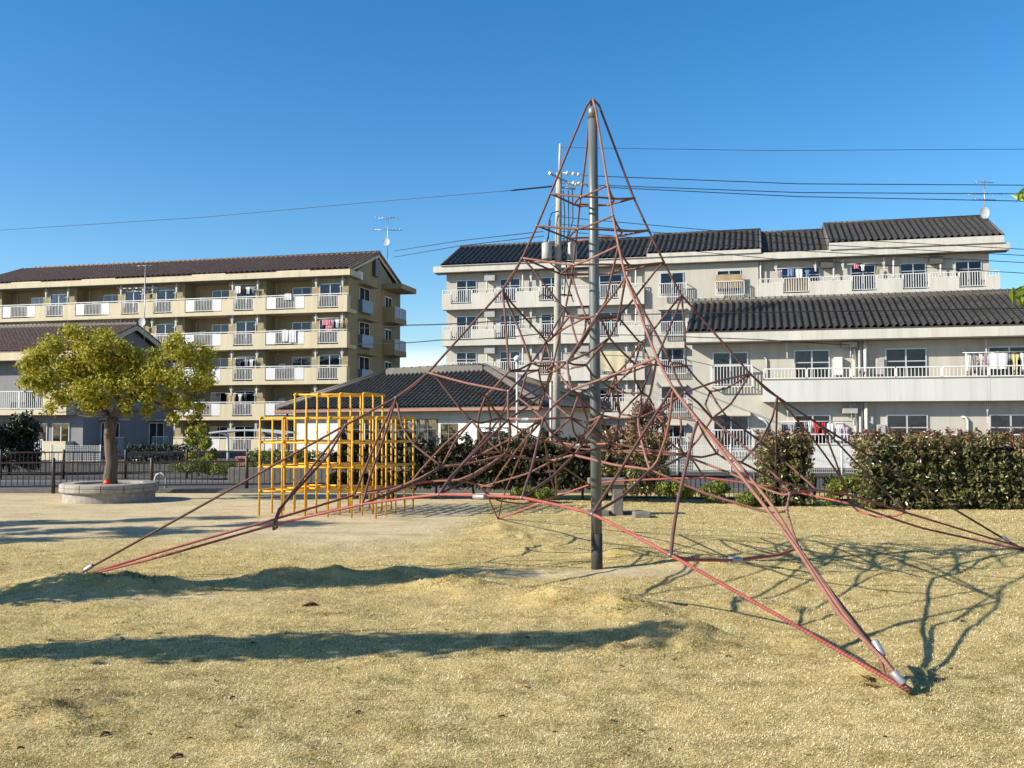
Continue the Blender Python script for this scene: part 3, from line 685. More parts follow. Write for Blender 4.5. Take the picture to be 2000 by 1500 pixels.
for lvl, fz in enumerate((F2, F1)):
    dz = -2.7 * lvl
    sl = MB(); sl.box(cB, cR, 0, wC - .004, zb0 + dz, zb0 + dz + .2); sl.box(cB, cR, 0, .18, zb0 + dz + .2, zb1 + dz); sl.box(cB, cB + .18, .18, wC - .004, zb0 + dz + .2, zb1 + dz)
    bal = sl.build('balcony', M['white_wall'], C.root)
    for px_ in (1738, 1935): xj = C.X(px_, 765); MB().box(xj - .008, xj + .008, -.003, .01, zb0 + dz + .02, zb1 + dz - .01).build('panel_joint', M['trafo'], bal)
    MB().box(cB - .02, cR, -.03, .2, zb1 + dz + .001, zb1 + dz + .035).build('coping', M['soffit'], bal)
    xx = cB
    k = 0
    while xx < cR - .2:
        x2 = min(xx + 1.72, cR); railing(xx + .05, x2, zb1 + dz + .04, fz + 1.05, .09, .13, .013).build('railing', M['white_metal'], bal); xx = x2
    for q, (a, c) in enumerate(((1553, 1618), (1731, 1807), (1932, 2010))):
        window(C, C.X(a, 690, wC), C.X(c, 690, wC), fz + .08, fz + 1.78, wC, (1, 0, 0)[q] if lvl == 0 else (0, 1, 1)[q], transom=True)
    # guarded window of the end bay
    xa, xc = C.X(1394, 700, wC), C.X(1459, 700, wC)
    window(C, xa, xc, fz + .45, fz + 1.75, wC, (3, 1)[lvl], transom=(lvl == 0))
    m = railing(xa - .1, xc + .2, fz + .3, fz + 1.22, wC - .32, .12, .013)
    for xx in (xa - .1, xc + .18): m.box(xx, xx + .02, wC - .32, wC - .004, fz + 1.17, fz + 1.22); m.box(xx, xx + .02, wC - .32, wC - .004, fz + .3, fz + .34)
    m.build('window_guard', M['white_metal'], C.root)
    if lvl == 1: awning(C, xa - .1, xc + .12, fz + 1.85, wC, .5)
    for px_, yy, rr in ((1690, .35, .075), (1681, .5, .045), (1668, .5, .06)):
        xx = C.X(px_, 690, yy); MB().tube([(xx, yy, fz + .0), (xx, yy, fz + 2.34)], rr, 10).build('drainpipe', M['pipe'], C.root)
    xx = C.X(1676, 690, .7); MB().box(xx - .02, xx + .03, .25, wC - .004, fz + .02, fz + 1.75).build('partition', M['white_wall'], C.root)
    for px_ in (1537, 1661, 1926):
        xb = C.X(px_, 680, .35); zt = fz + 2.33
        m = MB(); m.bar((xb, .35, zt), (xb, .35, zt - .65), .02); m.bar((xb - .1, .35, zt), (xb, .35, zt - .5), .014); m.bar((xb + .1, .35, zt), (xb, .35, zt - .5), .014); m.box(xb - .02, xb + .02, .32, .38, zt - .85, zt - .6)
        m.build('drying_bracket', M['pipe'], C.root)
    xb = C.X(1655, 676, .6); MB().bevbox(xb - .25, xb + .35, .28, .615, fz + 1.88, fz + 2.12, .02).build('air_conditioner', M['trafo'], C.root)
    xb = C.X(1636, 710, .8); MB().bevbox(xb - .17, xb + .17, .4, .615, fz + .72, fz + 1.5, .02).build('water_heater', M['white_metal'], C.root)
    xb = C.X(1717, 710, .8); MB().bevbox(xb - .17, xb + .17, .4, .615, fz + .62, fz + 1.42, .02).build('water_heater', M['trafo'], C.root)
    xb = C.X(1885, 700, .8); MB().tube([(xb, .55, fz + .1), (xb, .55, fz + 1.6), (xb - .1, .56, fz + 1.72), (xb - .2, .61, fz + 1.72)], .05, 8).build('duct', M['pipe'], C.root)
    xb = C.X(1497, 700, .8); MB().tube([(xb, .57, fz + .2), (xb, .57, fz + 1.45), (xb - .12, .57, fz + 1.6), (xb - .35, .57, fz + 1.7)], .035, 8).build('duct', M['pipe'], C.root)

# ---- small house block at the far left
D = Bld('house', 130, 760, 53.0, ANG, 'two storey beige house block with brown tiled roof behind the maple tree')
dR = .0; dL = -12.5; fD2 = D.Z(80, 763) - 1.05; fD1 = fD2 - 2.7; wD = .7
bd = MB(); bd.box(dL, dR + .55, wD, wD + 8.6, -.35, 5.55)
ymD = wD + 4.2
gable(bd, dR + .25, dR + .55, wD + .05, wD + 8.5, 5.55, ymD, 7.55); bd.build('wall', M['house_wall_shade'], D.root)
ec = MB(); ec.box(dL, dR + .75, -.1, wD + .3, 5.42, 5.86); e_ = ec.build('eave', M['beige_trim'], D.root)
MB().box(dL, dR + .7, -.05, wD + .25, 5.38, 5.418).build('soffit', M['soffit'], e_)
o = tile_roof(dL, dR + .95, .05, 5.92, ymD, 7.85, .27, .27, amp=.06).build('roof', M['brown_tile'], D.root)
tile_roof(dL, dR + .95, 2 * ymD - .05, 5.92, ymD, 7.85, .27, .27, amp=.04, samples=4).build('back_slope', M['brown_tile'], o)
ridge_cap(dL, dR + .95, ymD, 7.85, step=.3).build('ridge', M['ridge_tile'], o)
bg = MB()
for y0 in (.05, 2 * ymD - .05):
    n0 = len(bg.v); xx = dR + .85
    bg.v += [(xx, y0, 5.86), (xx, ymD, 7.8), (xx, ymD, 7.5), (xx, y0, 5.56), (xx + .07, y0, 5.86), (xx + .07, ymD, 7.8), (xx + .07, ymD, 7.5), (xx + .07, y0, 5.56)]
    for q in ((0, 1, 2, 3), (4, 5, 6, 7), (0, 1, 5, 4), (3, 2, 6, 7)): bg.f.append(tuple(n0 + i for i in q)); bg.sm.append(False)
bg.build('bargeboard', M['beige_trim'], o)
for fz in (fD2, fD1):
    sl = MB(); sl.box(dL, dR, 0, wD - .004, fz - .3, fz); sl.box(-1.45, dR, 0, .15, fz + .002, fz + .95); sl.box(dR - .15, dR, .15, wD - .004, fz + .002, fz + .95)
    bal = sl.build('balcony', M['beige_trim'], D.root)
    railing(-3.1, -1.5, fz + .05, fz + 1.05, .06).build('railing', M['white_metal'], bal)
    railing(-5.2, -3.15, fz + .05, fz + 1.05, .06).build('railing', M['white_metal'], bal)
    window(D, -3.2, -1.8, fz + .05, fz + 1.9, wD, 0); window(D, -1.35, -.35, fz + .3, fz + 1.9, wD, 0)
for (y0, y1) in ((2.2, 3.8), (6.7, 8.2)):
    xx = dR + .55; fz = fD1
    m = MB(); m.box(xx, xx + .05, y0, y1, fz + .6, fz + .65); m.box(xx, xx + .05, y0, y1, fz + 1.95, fz + 2.0)
    for yy in (y0, (y0 + y1) / 2, y1): m.box(xx, xx + .05, yy - .03, yy + .03, fz + .65, fz + 1.95)
    wf = m.build('window', M['alu'], D.root); MB().box(xx + .012, xx + .02, y0, y1, fz + .65, fz + 1.95).build('pane', M['room'], wf)
    m = MB(); m.box(xx + .3, xx + .34, y0 - .1, y1 + .1, fz + 1.1, fz + 1.15); m.box(xx + .3, xx + .34, y0 - .1, y1 + .1, fz + .1, fz + .14)
    k = y0 - .1
    while k <= y1 + .1: m.box(xx + .31, xx + .33, k - .01, k + .01, fz + .14, fz + 1.1); k += .13
    m.build('window_guard', M['white_metal'], D.root)
    MB().box(xx + .002, xx + .6, y0 - .2, y1 + .2, fz + 2.12, fz + 2.2).build('awning', M['mortar'], D.root)

# ---- single-storey hall with hipped roof in the middle
EA = -math.atan2(11, 15.04)
E = Bld('meeting_hall', 1056, 798, 45.0, EA, 'single storey white hall with black hipped tile roof and brown gutter', 'hall')
EW = 18.6; wE = 3.2; zeE, zrE = 2.68, 4.72; hip = 5.8
bd = MB(); bd.box(-EW + .6, -.6, .8, 2 * wE - .8, -.3, 2.58); bd.build('wall', M['white_wall'], E.root)
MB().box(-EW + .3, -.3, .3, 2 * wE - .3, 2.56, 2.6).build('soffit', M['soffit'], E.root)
o = tile_roof(-EW, 0, 0, zeE, wE, zrE, .31, .28, xl=lambda t: -EW + hip * t, xr=lambda t: -hip * t, amp=.12).build('roof', M['black_tile'], E.root)
tile_roof(-EW, 0, 2 * wE, zeE, wE, zrE, .31, .28, xl=lambda t: -EW + hip * t, xr=lambda t: -hip * t, amp=.055, samples=4).build('back_slope', M['black_tile'], o)
for sgn, nm in ((1, 'hip_slope'), (-1, 'hip_slope')):
    x0 = 0 if sgn == 1 else -EW
    m = MB(); rows = []; nr = 14; ncol = 20
    for k in range(nr + 1):
        t_ = k / nr; rows.append([(x0 - sgn * hip * t_, wE * t_ + (2 * wE - 2 * wE * t_) * j / (ncol * 4), zeE + (zrE - zeE) * t_ + .05 * abs(math.sin(j * math.pi / 4)) * (1 - t_)) for j in range(ncol * 4 + 1)])
    m.grid(rows, False); m.build(nm, M['black_tile'], o)
ridge_cap(-EW + hip, -hip, wE, zrE + .05, w=.2, h=.34, step=.6).build('ridge', M['ridge_tile'], o)
for x0, sx_ in ((0, -1), (-EW, 1)):
    for y0, sy_ in ((0, 1), (2 * wE, -1)):
        m = MB(); p0 = Vector((x0, y0, zeE + .1)); p1 = Vector((x0 + sx_ * hip, wE, zrE + .12))
        m.tube([p0, p1], .13, 8); m.tube([p0 + Vector((0, 0, .14)), p1 + Vector((0, 0, .14))], .085, 8); m.build('hip_ridge', M['ridge_tile'], o)
m = MB(); m.box(-EW - .06, .06, -.14, -.03, zeE - .17, zeE - .03); m.box(.03, .14, -.03, 2 * wE, zeE - .17, zeE - .03); m.build('gutter', M['gutter'], E.root)
m = MB(); m.tube([(-EW + .45, .4, zeE - .2), (-EW + .45, .5, -.2)], .06, 8); m.build('drainpipe', M['gutter'], E.root)
for a, c, ya, yb in ((820, 853, 820, 880), (863, 892, 829, 880), (934, 993, 836, 880), (770, 815, 822, 900), (715, 765, 822, 900), (662, 708, 822, 900), (1012, 1032, 838, 880)):
    x0, z1 = E.loc(a, ya, .8); x1, _ = E.loc(c, ya, .8); z0 = .35
    window(E, x0, x1, z0, min(z1, 2.2), .8, 1 if a in (820, 770, 715, 662) else 0, frame='dark_frame', transom=True, cmat='curtain')
m = MB()
for px_ in (857, 760, 1000): x0 = E.X(px_, 815, .8); m.box(x0 - .01, x0 + .01, .79, .798, -.2, 2.5)
m.box(-EW + .6, -.6, .792, .798, 2.1, 2.115); m.build('panel_joint', M['trafo'], E.root)

# ------------------------------------------------------------------ rope climbing pyramid
def YN(yo): return 11.92 + (yo - 9.5) * 1.1
NODE = dict(
 T=(1157, 193, 9.5), LA=(140, 1131, 8.77), FA=(1778, 1352, 4.38), BA=(973, 1014, 15.28), RA=(2008, 1077, 10.97), RA2=(2004, 1072, 10.97),
 L1=(1075, 378, 9.44), L2=(1049, 441, 9.43), L3=(1020, 504, 9.41), L4=(981, 566, 9.38), L5=(836, 728, 9.3), L6=(774, 776, 9.26), L7=(675, 830, 9.2),
 F1=(1187, 362, 8.95), F2=(1197, 422, 8.8), F3=(1208, 480, 8.62), F4=(1222, 541, 8.38), F5=(1283, 699, 7.55), F6=(1314, 757, 7.17), F7=(1363, 822, 6.6),
 R1=(1238, 387, 9.6), R2=(1267, 450, 9.64), R3=(1297, 513, 9.68), R4=(1331, 576, 9.74), R5=(1465, 730, 9.92), R6=(1518, 775, 10.0), R7=(1606, 833, 10.12),
 B1=(1132, 403, 10.05), B2=(1125, 471, 10.2), B3=(1117, 537, 10.4), B4=(1105, 599, 10.65), B5=(1073, 745, 11.5), B6=(1058, 785, 11.9), B7=(1039, 838, 12.5),
 a1=(1136, 384, 9.2), b1=(1198, 388, 9.28), c1=(1189, 400, 9.8), d1=(1121, 399, 9.75),
 a2=(1130, 447, 9.15), b2=(1213, 451, 9.25), c2=(1203, 462, 9.85), d2=(1110, 465, 9.8),
 a3=(1122, 517, 9.1), b3=(1229, 518, 9.2), c3=(1190, 534, 9.95), d3=(1095, 535, 9.85),
 iL=(1113, 617, 9.4), iF=(1167, 614, 8.95), iR=(1207, 619, 9.6), iB=(1145, 620, 10.),
 t1=(1067, 667, 10.3), t2=(1131, 678, 8.9), t3=(1190, 660, 9.), t4=(1251, 669, 10.1),
 u1=(1038, 709, 9.2), u7=(994, 725, 8.9), u8=(1052, 723, 10.3), u2=(1108, 707, 8.8), u6=(1080, 713, 9.7), u3=(1145, 713, 9.), u4=(1240, 711, 9.4), u5=(1272, 712, 9.2),
 uA=(1311, 709, 8.4), uR=(1340, 715, 9.8), u9=(1203, 732, 10.4),
 v0=(949, 773, 9.6), v1=(993, 764, 8.7), v2=(1015, 779, 10.4), v3=(1065, 767, 11.1), v4=(1118, 761, 8.2), v4b=(1131, 769, 8.9), v5=(1193, 758, 10.2), v6=(1253, 767, 9.8), v7=(1338, 766, 8.4), v8=(1387, 765, 9.9),
 w0=(922, 822, 9.3), w1=(978, 815, 9.9), w2=(994, 818, 8.5), w3=(1061, 818, 8.), w4=(1115, 816, 9.), w5=(1149, 824, 9.7), w6=(1175, 812, 8.3), w7=(1211, 809, 10.8), w8=(1247, 817, 8.3), wB=(1284, 813, 9.5),
 wK=(1329, 817, 8.9), w9=(1391, 817, 8.8), w10=(1420, 815, 9.8),
 x1=(1270, 918, 7.6), x2=(1337, 889, 8.9), x4=(1196, 866, 8.9), x5=(1121, 889, 8.2), x6=(1081, 899, 9.6), x7=(984, 889, 9.2), x8=(942, 886, 10.), x9=(863, 911, 8.9), x10=(1064, 862, 11.4), x11=(1195, 881, 11.), x12=(1131, 859, 10.), x13=(1400, 886, 9.5), x3=(1448, 903, 8.6),
 g1=(857, 966, 6.9), g2=(1020, 972, 6.35), g3=(1157, 1004, 5.85), g4=(1310, 1084, 5.2), gq=(708, 985, 7.7), gp=(535, 1025, 8.2),
 h0=(540, 1013, 8.9), h1=(692, 967, 9.6), h2=(846, 940, 11.), h3=(932, 946, 12.1),
 k1=(1087, 970, 13.), k2=(1151, 947, 12.4), k3=(1376, 933, 11.6), k4=(1514, 952, 11.3),
 m1=(1560, 1070, 6.2), m2=(1537, 998, 7.4), m3=(1543, 964, 8.2), m4=(1595, 957, 8.6), m5=(1667, 969, 9.2), m6=(1769, 1001, 9.9), m7=(1662, 985, 10.6))
S = []   # (material key, radius, [points])
def st(mk, r, *pts): S.append((mk, r, pts))
RM, RN, RB_ = .0142, .0132, .0132
# four corner cables, mast head to the ground anchors
st('rope_dark', RM, 'T', (1146, 206, 9.5), 'L1', 'L2', 'L3', 'L4', 'L5', 'L6', 'L7', (400, 984, 9.), (175, 1109, 8.8), 'LA')
st('rope_salmon', RM, 'T', (1164, 215, 9.4), 'F1', 'F2', 'F3', 'F4', 'F5', 'F6', 'F7', (1470, 965, 5.8), 'm1_', (1720, 1275, 4.55), 'FA') if False else None
st('rope_salmon', RM, 'T', (1163, 210, 9.42), 'F1', 'F2', 'F3', 'F4', 'F5', 'F6', 'F7', (1444, 925, 6.05), (1548, 1060, 5.4), (1640, 1200, 4.8), (1722, 1285, 4.5), 'FA')
st('rope_dark', RM, 'T', (1170, 206, 9.5), 'R1', 'R2', 'R3', 'R4', 'R5', 'R6', 'R7', (1820, 968, 10.6), (1960, 1052, 10.9), 'RA')
st('rope', RN, 'T', (1151, 225, 9.55), (1146, 290, 9.8), 'B1', 'B2', 'B3', 'B4', (1082, 705, 11.2), 'B5', 'B6', 'B7', (1014, 896, 13.1), (981, 975, 14.5), 'BA')
# doubled corner ropes
st('rope_dark', RN, 'L3', (1000, 543), 'L4'); st('rope_dark', RM, 'L5', (810, 753), 'L6')
st('rope_dark', RN, 'R3', (1316, 549), 'R4'); st('rope_dark', RM, 'R5', (1498, 762), 'R6')
st('rope_dark', RM, 'F4', (1240, 574), (1262, 616), (1290, 668), 'uA'); st('rope_salmon', RM, 'F6', (1326, 774, 7.), (1366, 822, 6.8), (1450, 915, 6.6), (1510, 990, 6.2), (1562, 1074, 5.9), (1660, 1215, 4.95), (1740, 1305, 4.5))
# upper three star rings
for k, mkk in (('1', 'rope'), ('2', 'rope'), ('3', 'rope')):
    g = lambda s_: s_ + k
    st('rope_salmon' if k == '3' else 'rope', RN, g('L'), g('a'), g('F')); st('rope_dark', RN, g('F'), g('b'), g('R'))
    st('rope', RN, g('R'), g('c'), g('B')); st('rope_dark', RN, g('B'), g('d'), g('L'))
    st('rope', RN, g('d'), g('a'), g('b'), g('c'), g('d'))
# below the third ring
st('rope_dark', RN, 'L3', (1040, 525), (1089, 588), 'iL'); st('rope', RN, 'F3', (1183, 588), 'iF'); st('rope_dark', RN, 'R3', (1285, 523), (1233, 590), 'iR'); st('rope', RN, 'B3', (1127, 572), 'iB')
st('rope_salmon', RN, 'iL', (1133, 621), (1152, 620), 'iF'); st('rope_dark', RN, 'iF', (1182, 615), 'iR'); st('rope_salmon', RN, 'iR', (1196, 622), (1172, 626), 'iB'); st('rope_dark', RN, 'iB', (1130, 622), 'iL')
st('rope_dark', RN, 'L4', (1000, 593), (1060, 658), 't1', (1074, 665), 'iL'); st('rope_dark', RN, 'B4', 't1', 'u1')
st('rope', RN, 't1', (1057, 708, 10.3), 'u8'); st('rope', RN, 't1', (1076, 706, 10.), 'u6')
st('rope', RN, 'iL', (1122, 652), 't2'); st('rope', RN, 'iB', (1143, 642), 't2', 'u2')
st('rope', RN, 'F4', (1201, 572), 'iF', (1120, 688, 8.85), 'u2')
st('rope', RN, 'F4', (1212, 600), (1203, 635), 't3'); st('rope', RN, 'iF', (1177, 630), 't3', (1168, 683), 'u3'); st('rope_dark', RN, 't3', (1208, 680), 'u4'); st('rope', RN, 'iB', (1170, 678, 10.2), 'u9')
st('rope_dark', RN, 'iR', (1240, 658), 't4', (1265, 658), 'R4'); st('rope', RN, 't4', (1246, 690), 'u4'); st('rope', RN, 't4', (1262, 688), 'u5')
st('rope', RN, 'L4', (986, 612), (991, 680), 'u7'); st('rope', RN, 'L4', (1006, 624), (1028, 680), 'u1')
st('rope', RN, 'R4', (1321, 608), (1296, 668), 'F5'); st('rope_dark', RN, 'R4', (1337, 640), 'uR')
st('rope_salmon', RN, 'u1', (1075, 707), 'u2'); st('rope_dark', RN, 'u1', (1054, 715), (1074, 714), (1079, 724), 'B5'); st('rope_salmon', RN, 'u6', (1092, 717), (1112, 719), (1132, 716), 'u3'); st('rope_dark', RN, 'u2', (1120, 712), 'u3')
st('rope_salmon', RN, 'u7', (1015, 725), 'u8'); st('rope_dark', RN, 'u8', (1070, 726), (1085, 725), 'u2')
st('rope', RN, 'u8', (1056, 745), 'v3', 'B6'); st('rope', RN, 'u3', (1160, 736), 'v5'); st('rope', RN, 'u9', 'v5', (1228, 728), 'u4'); st('rope_salmon', RN, 'u9', (1220, 731), 'u5')
st('rope_salmon', RN, 'u4', (1287, 713), (1312, 717), 'uR'); st('rope_dark', RN, 'uA', (1328, 710), 'uR')
st('rope_dark', RN, 'u7', (963, 760), 'v0'); st('rope_dark', RN, 'u1', (1022, 735), 'v1'); st('rope', RN, 'u8', (1029, 730), (1020, 760), 'v2')
st('rope', RN, 'u2', (1110, 728), (1113, 748), 'v4'); st('rope_dark', RN, 'u6', (1100, 742), 'v4', 'v4b'); st('rope_salmon', RN, 'v4', (1200, 731), 'F5')
st('rope', RN, 'u4', (1240, 740), 'v6'); st('rope', RN, 'u5', (1264, 738), 'v6'); st('rope', RN, 'uA', (1320, 735), 'v7'); st('rope_dark', RN, 'uR', (1362, 742), 'v8')
st('rope_salmon', RN, 'L5', (910, 748), 'v1'); st('rope_dark', RN, 'L5', (885, 752), 'v0'); st('rope_dark', RN, 'L5', (853, 738), (905, 806), 'w0')
st('rope_salmon', RN, 'R5', (1400, 745), 'v7'); st('rope_dark', RN, 'R5', (1420, 758), 'v8'); st('rope', RN, 'R5', (1428, 788), 'w9')
st('rope', RN, 'v0', (937, 805), (934, 826), (938, 866), 'x8'); st('rope', RN, 'v0', (955, 800), (959, 818), (954, 850), 'x8')
st('rope', RN, 'v1', (992, 795), 'w2', (997, 845), (992, 876), 'x7'); st('rope', RN, 'v1', (990, 785), 'w1', (975, 855), 'x7'); st('rope', RN, 'v2', (998, 792), 'w1'); st('rope_dark', RN, 'v2', (1044, 763), 'B5'); st('rope_dark', RN, 'v2', (1030, 790), 'w3')
st('rope_dark', RN, 'v4', (1100, 776), (1076, 798), 'w3'); st('rope', RN, 'v4b', 'w4'); st('rope', RN, 'v4b', 'w5'); st('rope', RN, 'v3', (1050, 779), (1030, 795), 'w2')
st('rope', RN, 'v5', (1186, 790), 'w6'); st('rope', RN, 'v5', (1202, 785), 'w7'); st('rope_dark', RN, 'v6', (1240, 778), 'w7'); st('rope_dark', RN, 'v6', (1268, 776), 'wB'); st('rope_dark', RN, 'v7', (1312, 786), 'wB')
st('rope_salmon', RN, 'F5', (1270, 770), 'w8', (1250, 850), (1262, 895), 'x1'); st('rope_dark', RN, 'F6', (1250, 857), (1200, 937), 'g3'); st('rope_salmon', RN, 'F6', (1311, 800), (1302, 850), (1285, 898), 'x1')
st('rope_salmon', RN, 'w0', (940, 826), (962, 821), 'w1'); st('rope_salmon', RN, 'w2', (1027, 819), 'w3', 'w4', (1132, 822), 'w5', 'w6'); st('rope_salmon', RN, 'w6', (1188, 814), (1210, 818), 'w8'); st('rope', RN, 'w7', (1245, 813), 'wB'); st('rope_salmon', RN, 'wB', 'wK', 'F7')
st('rope_dark', RM, 'v7', (1364, 787), 'w9', (1440, 860), (1498, 912), (1532, 948), 'm3'); st('rope', RN, 'v8', (1378, 790), 'w9'); st('rope', RN, 'v8', (1402, 790), 'w10'); st('rope_dark', RN, 'w9', (1405, 814), 'w10', (1485, 862), (1563, 928), 'm4')
st('rope', RN, 'w4', (1121, 843), 'x12'); st('rope', RN, 'w5', (1140, 847), 'x12'); st('rope', RN, 'w6', (1188, 848), 'x4'); st('rope', RN, 'w7', (1203, 845), 'x4'); st('rope', RN, 'wB', (1298, 830), (1302, 858), 'x2'); st('rope', RN, 'wK', (1331, 838), (1326, 868), 'x2'); st('rope', RN, 'F7', (1376, 850), 'x13')
st('rope_dark', .015, 'F7', (1354, 848), (1344, 895), (1325, 975), (1314, 1045), 'g4')
st('rope', RN, 'R6', (1516, 850), (1515, 925), 'k4'); st('rope', RN, 'R6', (1508, 818), (1485, 862), 'x3'); st('rope', RN, 'R6', (1590, 860), (1640, 930), 'm7'); st('rope', RN, 'R7', (1632, 900), 'm7'); st('rope', RN, 'R7', (1679, 911), (1750, 980), 'm6')
st('rope_salmon', RN, 'x9', (900, 908), (945, 899), 'x7', (1035, 896), 'x6', 'x5', (1200, 908), 'x1', (1376, 963), (1472, 993), (1506, 1001), 'm2'); st('rope_dark', RN, 'x9', (905, 904), 'x8'); st('rope_salmon', RN, 'x8', (1000, 880), 'x10', (1125, 869), 'x4')
st('rope_dark', RN, 'x5', (1160, 878), 'x4'); st('rope_salmon', RN, 'x4', (1245, 875), 'x2'); st('rope_dark', RN, 'x1', (1305, 907), 'x2'); st('rope_dark', RN, 'x2', (1370, 893), 'x13'); st('rope', RN, 'x11', (1270, 886), 'x2'); st('rope', RN, 'x12', (1165, 872), 'x11')
st('rope_salmon', RN, 'x2', (1353, 896), (1420, 922), (1500, 957), (1530, 967), 'm3'); st('rope_dark', RN, 'x13', (1420, 898), 'x3', (1520, 940), 'm4'); st('rope_dark', RN, 'x2', (1354, 900), 'k3')
st('rope_dark', RN, 'w3', (1040, 908), (1025, 955), 'g2'); st('rope', RN, 'w3', (1078, 846), 'x5'); st('rope', RN, 'w6', (1150, 850), 'x5'); st('rope', RN, 'w3', (1010, 878), (981, 918), (959, 950), 'h3'); st('rope_dark', RN, 'w2', (936, 875), (880, 932), 'g1'); st('rope', RN, 'w1', (936, 869), (906, 903), (884, 931), 'g1')
st('rope', RN, 'w0', (890, 860), 'x9'); st('rope', RN, 'w0', (868, 868), (820, 920), (806, 938), (790, 947, 10.4)); st('rope', RN, 'x9', (820, 934), (760, 958), 'h1'); st('rope_dark', RN, 'x9', (804, 946), 'gq')
st('rope_dark', RM, 'L6', (736, 860), (708, 928), 'h1'); st('rope_dark', RM, 'L6', (748, 860), (723, 930), 'gq'); st('rope_dark', RN, 'L6', (785, 832), (808, 868), 'x9'); st('rope_dark', RM, 'L7', (615, 905), (560, 975), 'h0'); st('rope_dark', RM, 'L7', (640, 890), (545, 995), 'gp')
st('rope', RN, 'x6', (1030, 925), (950, 948), (938, 952), 'h3'); st('rope', RN, 'x7', (925, 925), (895, 937), 'h2'); st('rope', RN, 'x5', (1080, 930), 'g2'); st('rope', RN, 'x7', (935, 925), 'g1'); st('rope', RN, 'x10', (1075, 930), 'k1'); st('rope_dark', RN, 'x6', 'k2'); st('rope_dark', RN, 'g3', (1215, 970), 'x1'); st('rope', RN, 'x11', (1262, 925, 11.8))
for a_, b_, q_ in (('t1', 'iB', (1105, 640, 10.2)), ('t4', 'u9', (1228, 704)), ('v5', 'w5', (1170, 795)), ('v3', 'w4', (1090, 795)), ('v2', 'v3', (1042, 778)), ('w1', 'x10', (1020, 842)), ('w4', 'x10', (1088, 842)), ('w5', 'x4', (1172, 848)), ('w3', 'x8', (1000, 856)), ('w6', 'x12', (1150, 838)), ('x10', 'x11', (1130, 876)), ('x11', 'k2', (1172, 915)), ('w7', 'x11', (1202, 848)), ('wB', 'x11', (1240, 850)), ('u6', 'v3', (1070, 742)), ('u9', 'v4b', (1165, 752)), ('v6', 'w8', (1251, 795)), ('x2', 'x11', (1262, 880, 10.)), ('w10', 'x13', (1412, 850)), ('x6', 'k1', (1086, 935))):
    st('rope_dark' if ord(a_[0]) % 2 else 'rope', RN, a_, q_, b_)
# red base ropes
st('rope_red', RB_, 'LA', (330, 1083, 8.5), 'gp', 'gq', 'g1', 'g2', 'g3', 'g4', (1530, 1208, 4.75), 'FA')
st('rope_red', RM, 'LA', (330, 1073, 8.85), 'h0', 'h1', (790, 947, 10.4), 'h2', (880, 936, 11.3), 'h3', (951, 966, 12.9), 'BA')
st('rope_red', RM, 'BA', (1050, 985, 13.8), 'k1', 'k2', (1205, 939, 12.2), 'k3', (1460, 944, 11.4), 'k4', (1577, 966, 11.2), 'm7', (1800, 1031, 11.), 'RA')
st('rope_salmon', RB_, 'FA', (1650, 1190, 5.2), 'm1', 'm2', 'm3'); st('rope_red', RB_, 'm3', 'm4', 'm5', 'm6', 'RA2')
st('rope_red', RB_, 'g4', (1340, 1093, 5.3), (1435, 1094, 5.7), (1520, 1084, 6.), 'm1'); st('rope_red', RN, 'gp', (534, 1034), (541, 1030), 'h0'); st('rope_red', RN, 'h3', (971, 977), (1022, 984), (1064, 978), 'k1'); st('rope_red', RN, 'm7', (1676, 998), (1710, 1009), (1745, 1008), 'm6')
st('rope', RM, 'FA', (1752, 1332, 4.5), (1727, 1316, 4.6), (1718, 1278, 4.65), (1708, 1250, 4.7))
def _auto():
    ks = [k for k in NODE if NODE[k][1] > 610 and NODE[k][1] < 935 and k not in ('L5', 'L6', 'L7', 'R5', 'R6', 'R7', 'F5', 'F6', 'F7', 'B5', 'B6', 'B7', 'k3', 'h2')]
    Pk = {k: at(NODE[k][0], NODE[k][1], YN(NODE[k][2])) for k in ks}; used = {}; have = set()
    for q in S:
        if q[2] is None: continue
        nm = [p for p in q[2] if isinstance(p, str)]
        for a, b_ in zip(nm, nm[1:]): have.add((a, b_)); have.add((b_, a))
    prs = sorted(((Pk[a] - Pk[b_]).length, a, b_) for i, a in enumerate(ks) for b_ in ks[i + 1:])
    cnt = 0
    for d_, a, b_ in prs:
        if d_ < .42 or d_ > 1.0 or (a, b_) in have or used.get(a, 0) > 0 or used.get(b_, 0) > 0: continue
        used[a] = used.get(a, 0) + 1; used[b_] = used.get(b_, 0) + 1; cnt += 1
        mx_ = ((NODE[a][0] + NODE[b_][0]) / 2, (NODE[a][1] + NODE[b_][1]) / 2 + d_ * 9)
        st('rope' if cnt % 2 else 'rope_dark', RN, a, mx_, b_)
        if cnt >= 14: break
S = [q for q in S if q]
_auto()
def P3(n): px, py, yo = NODE[n]; return at(px, py, YN(yo))
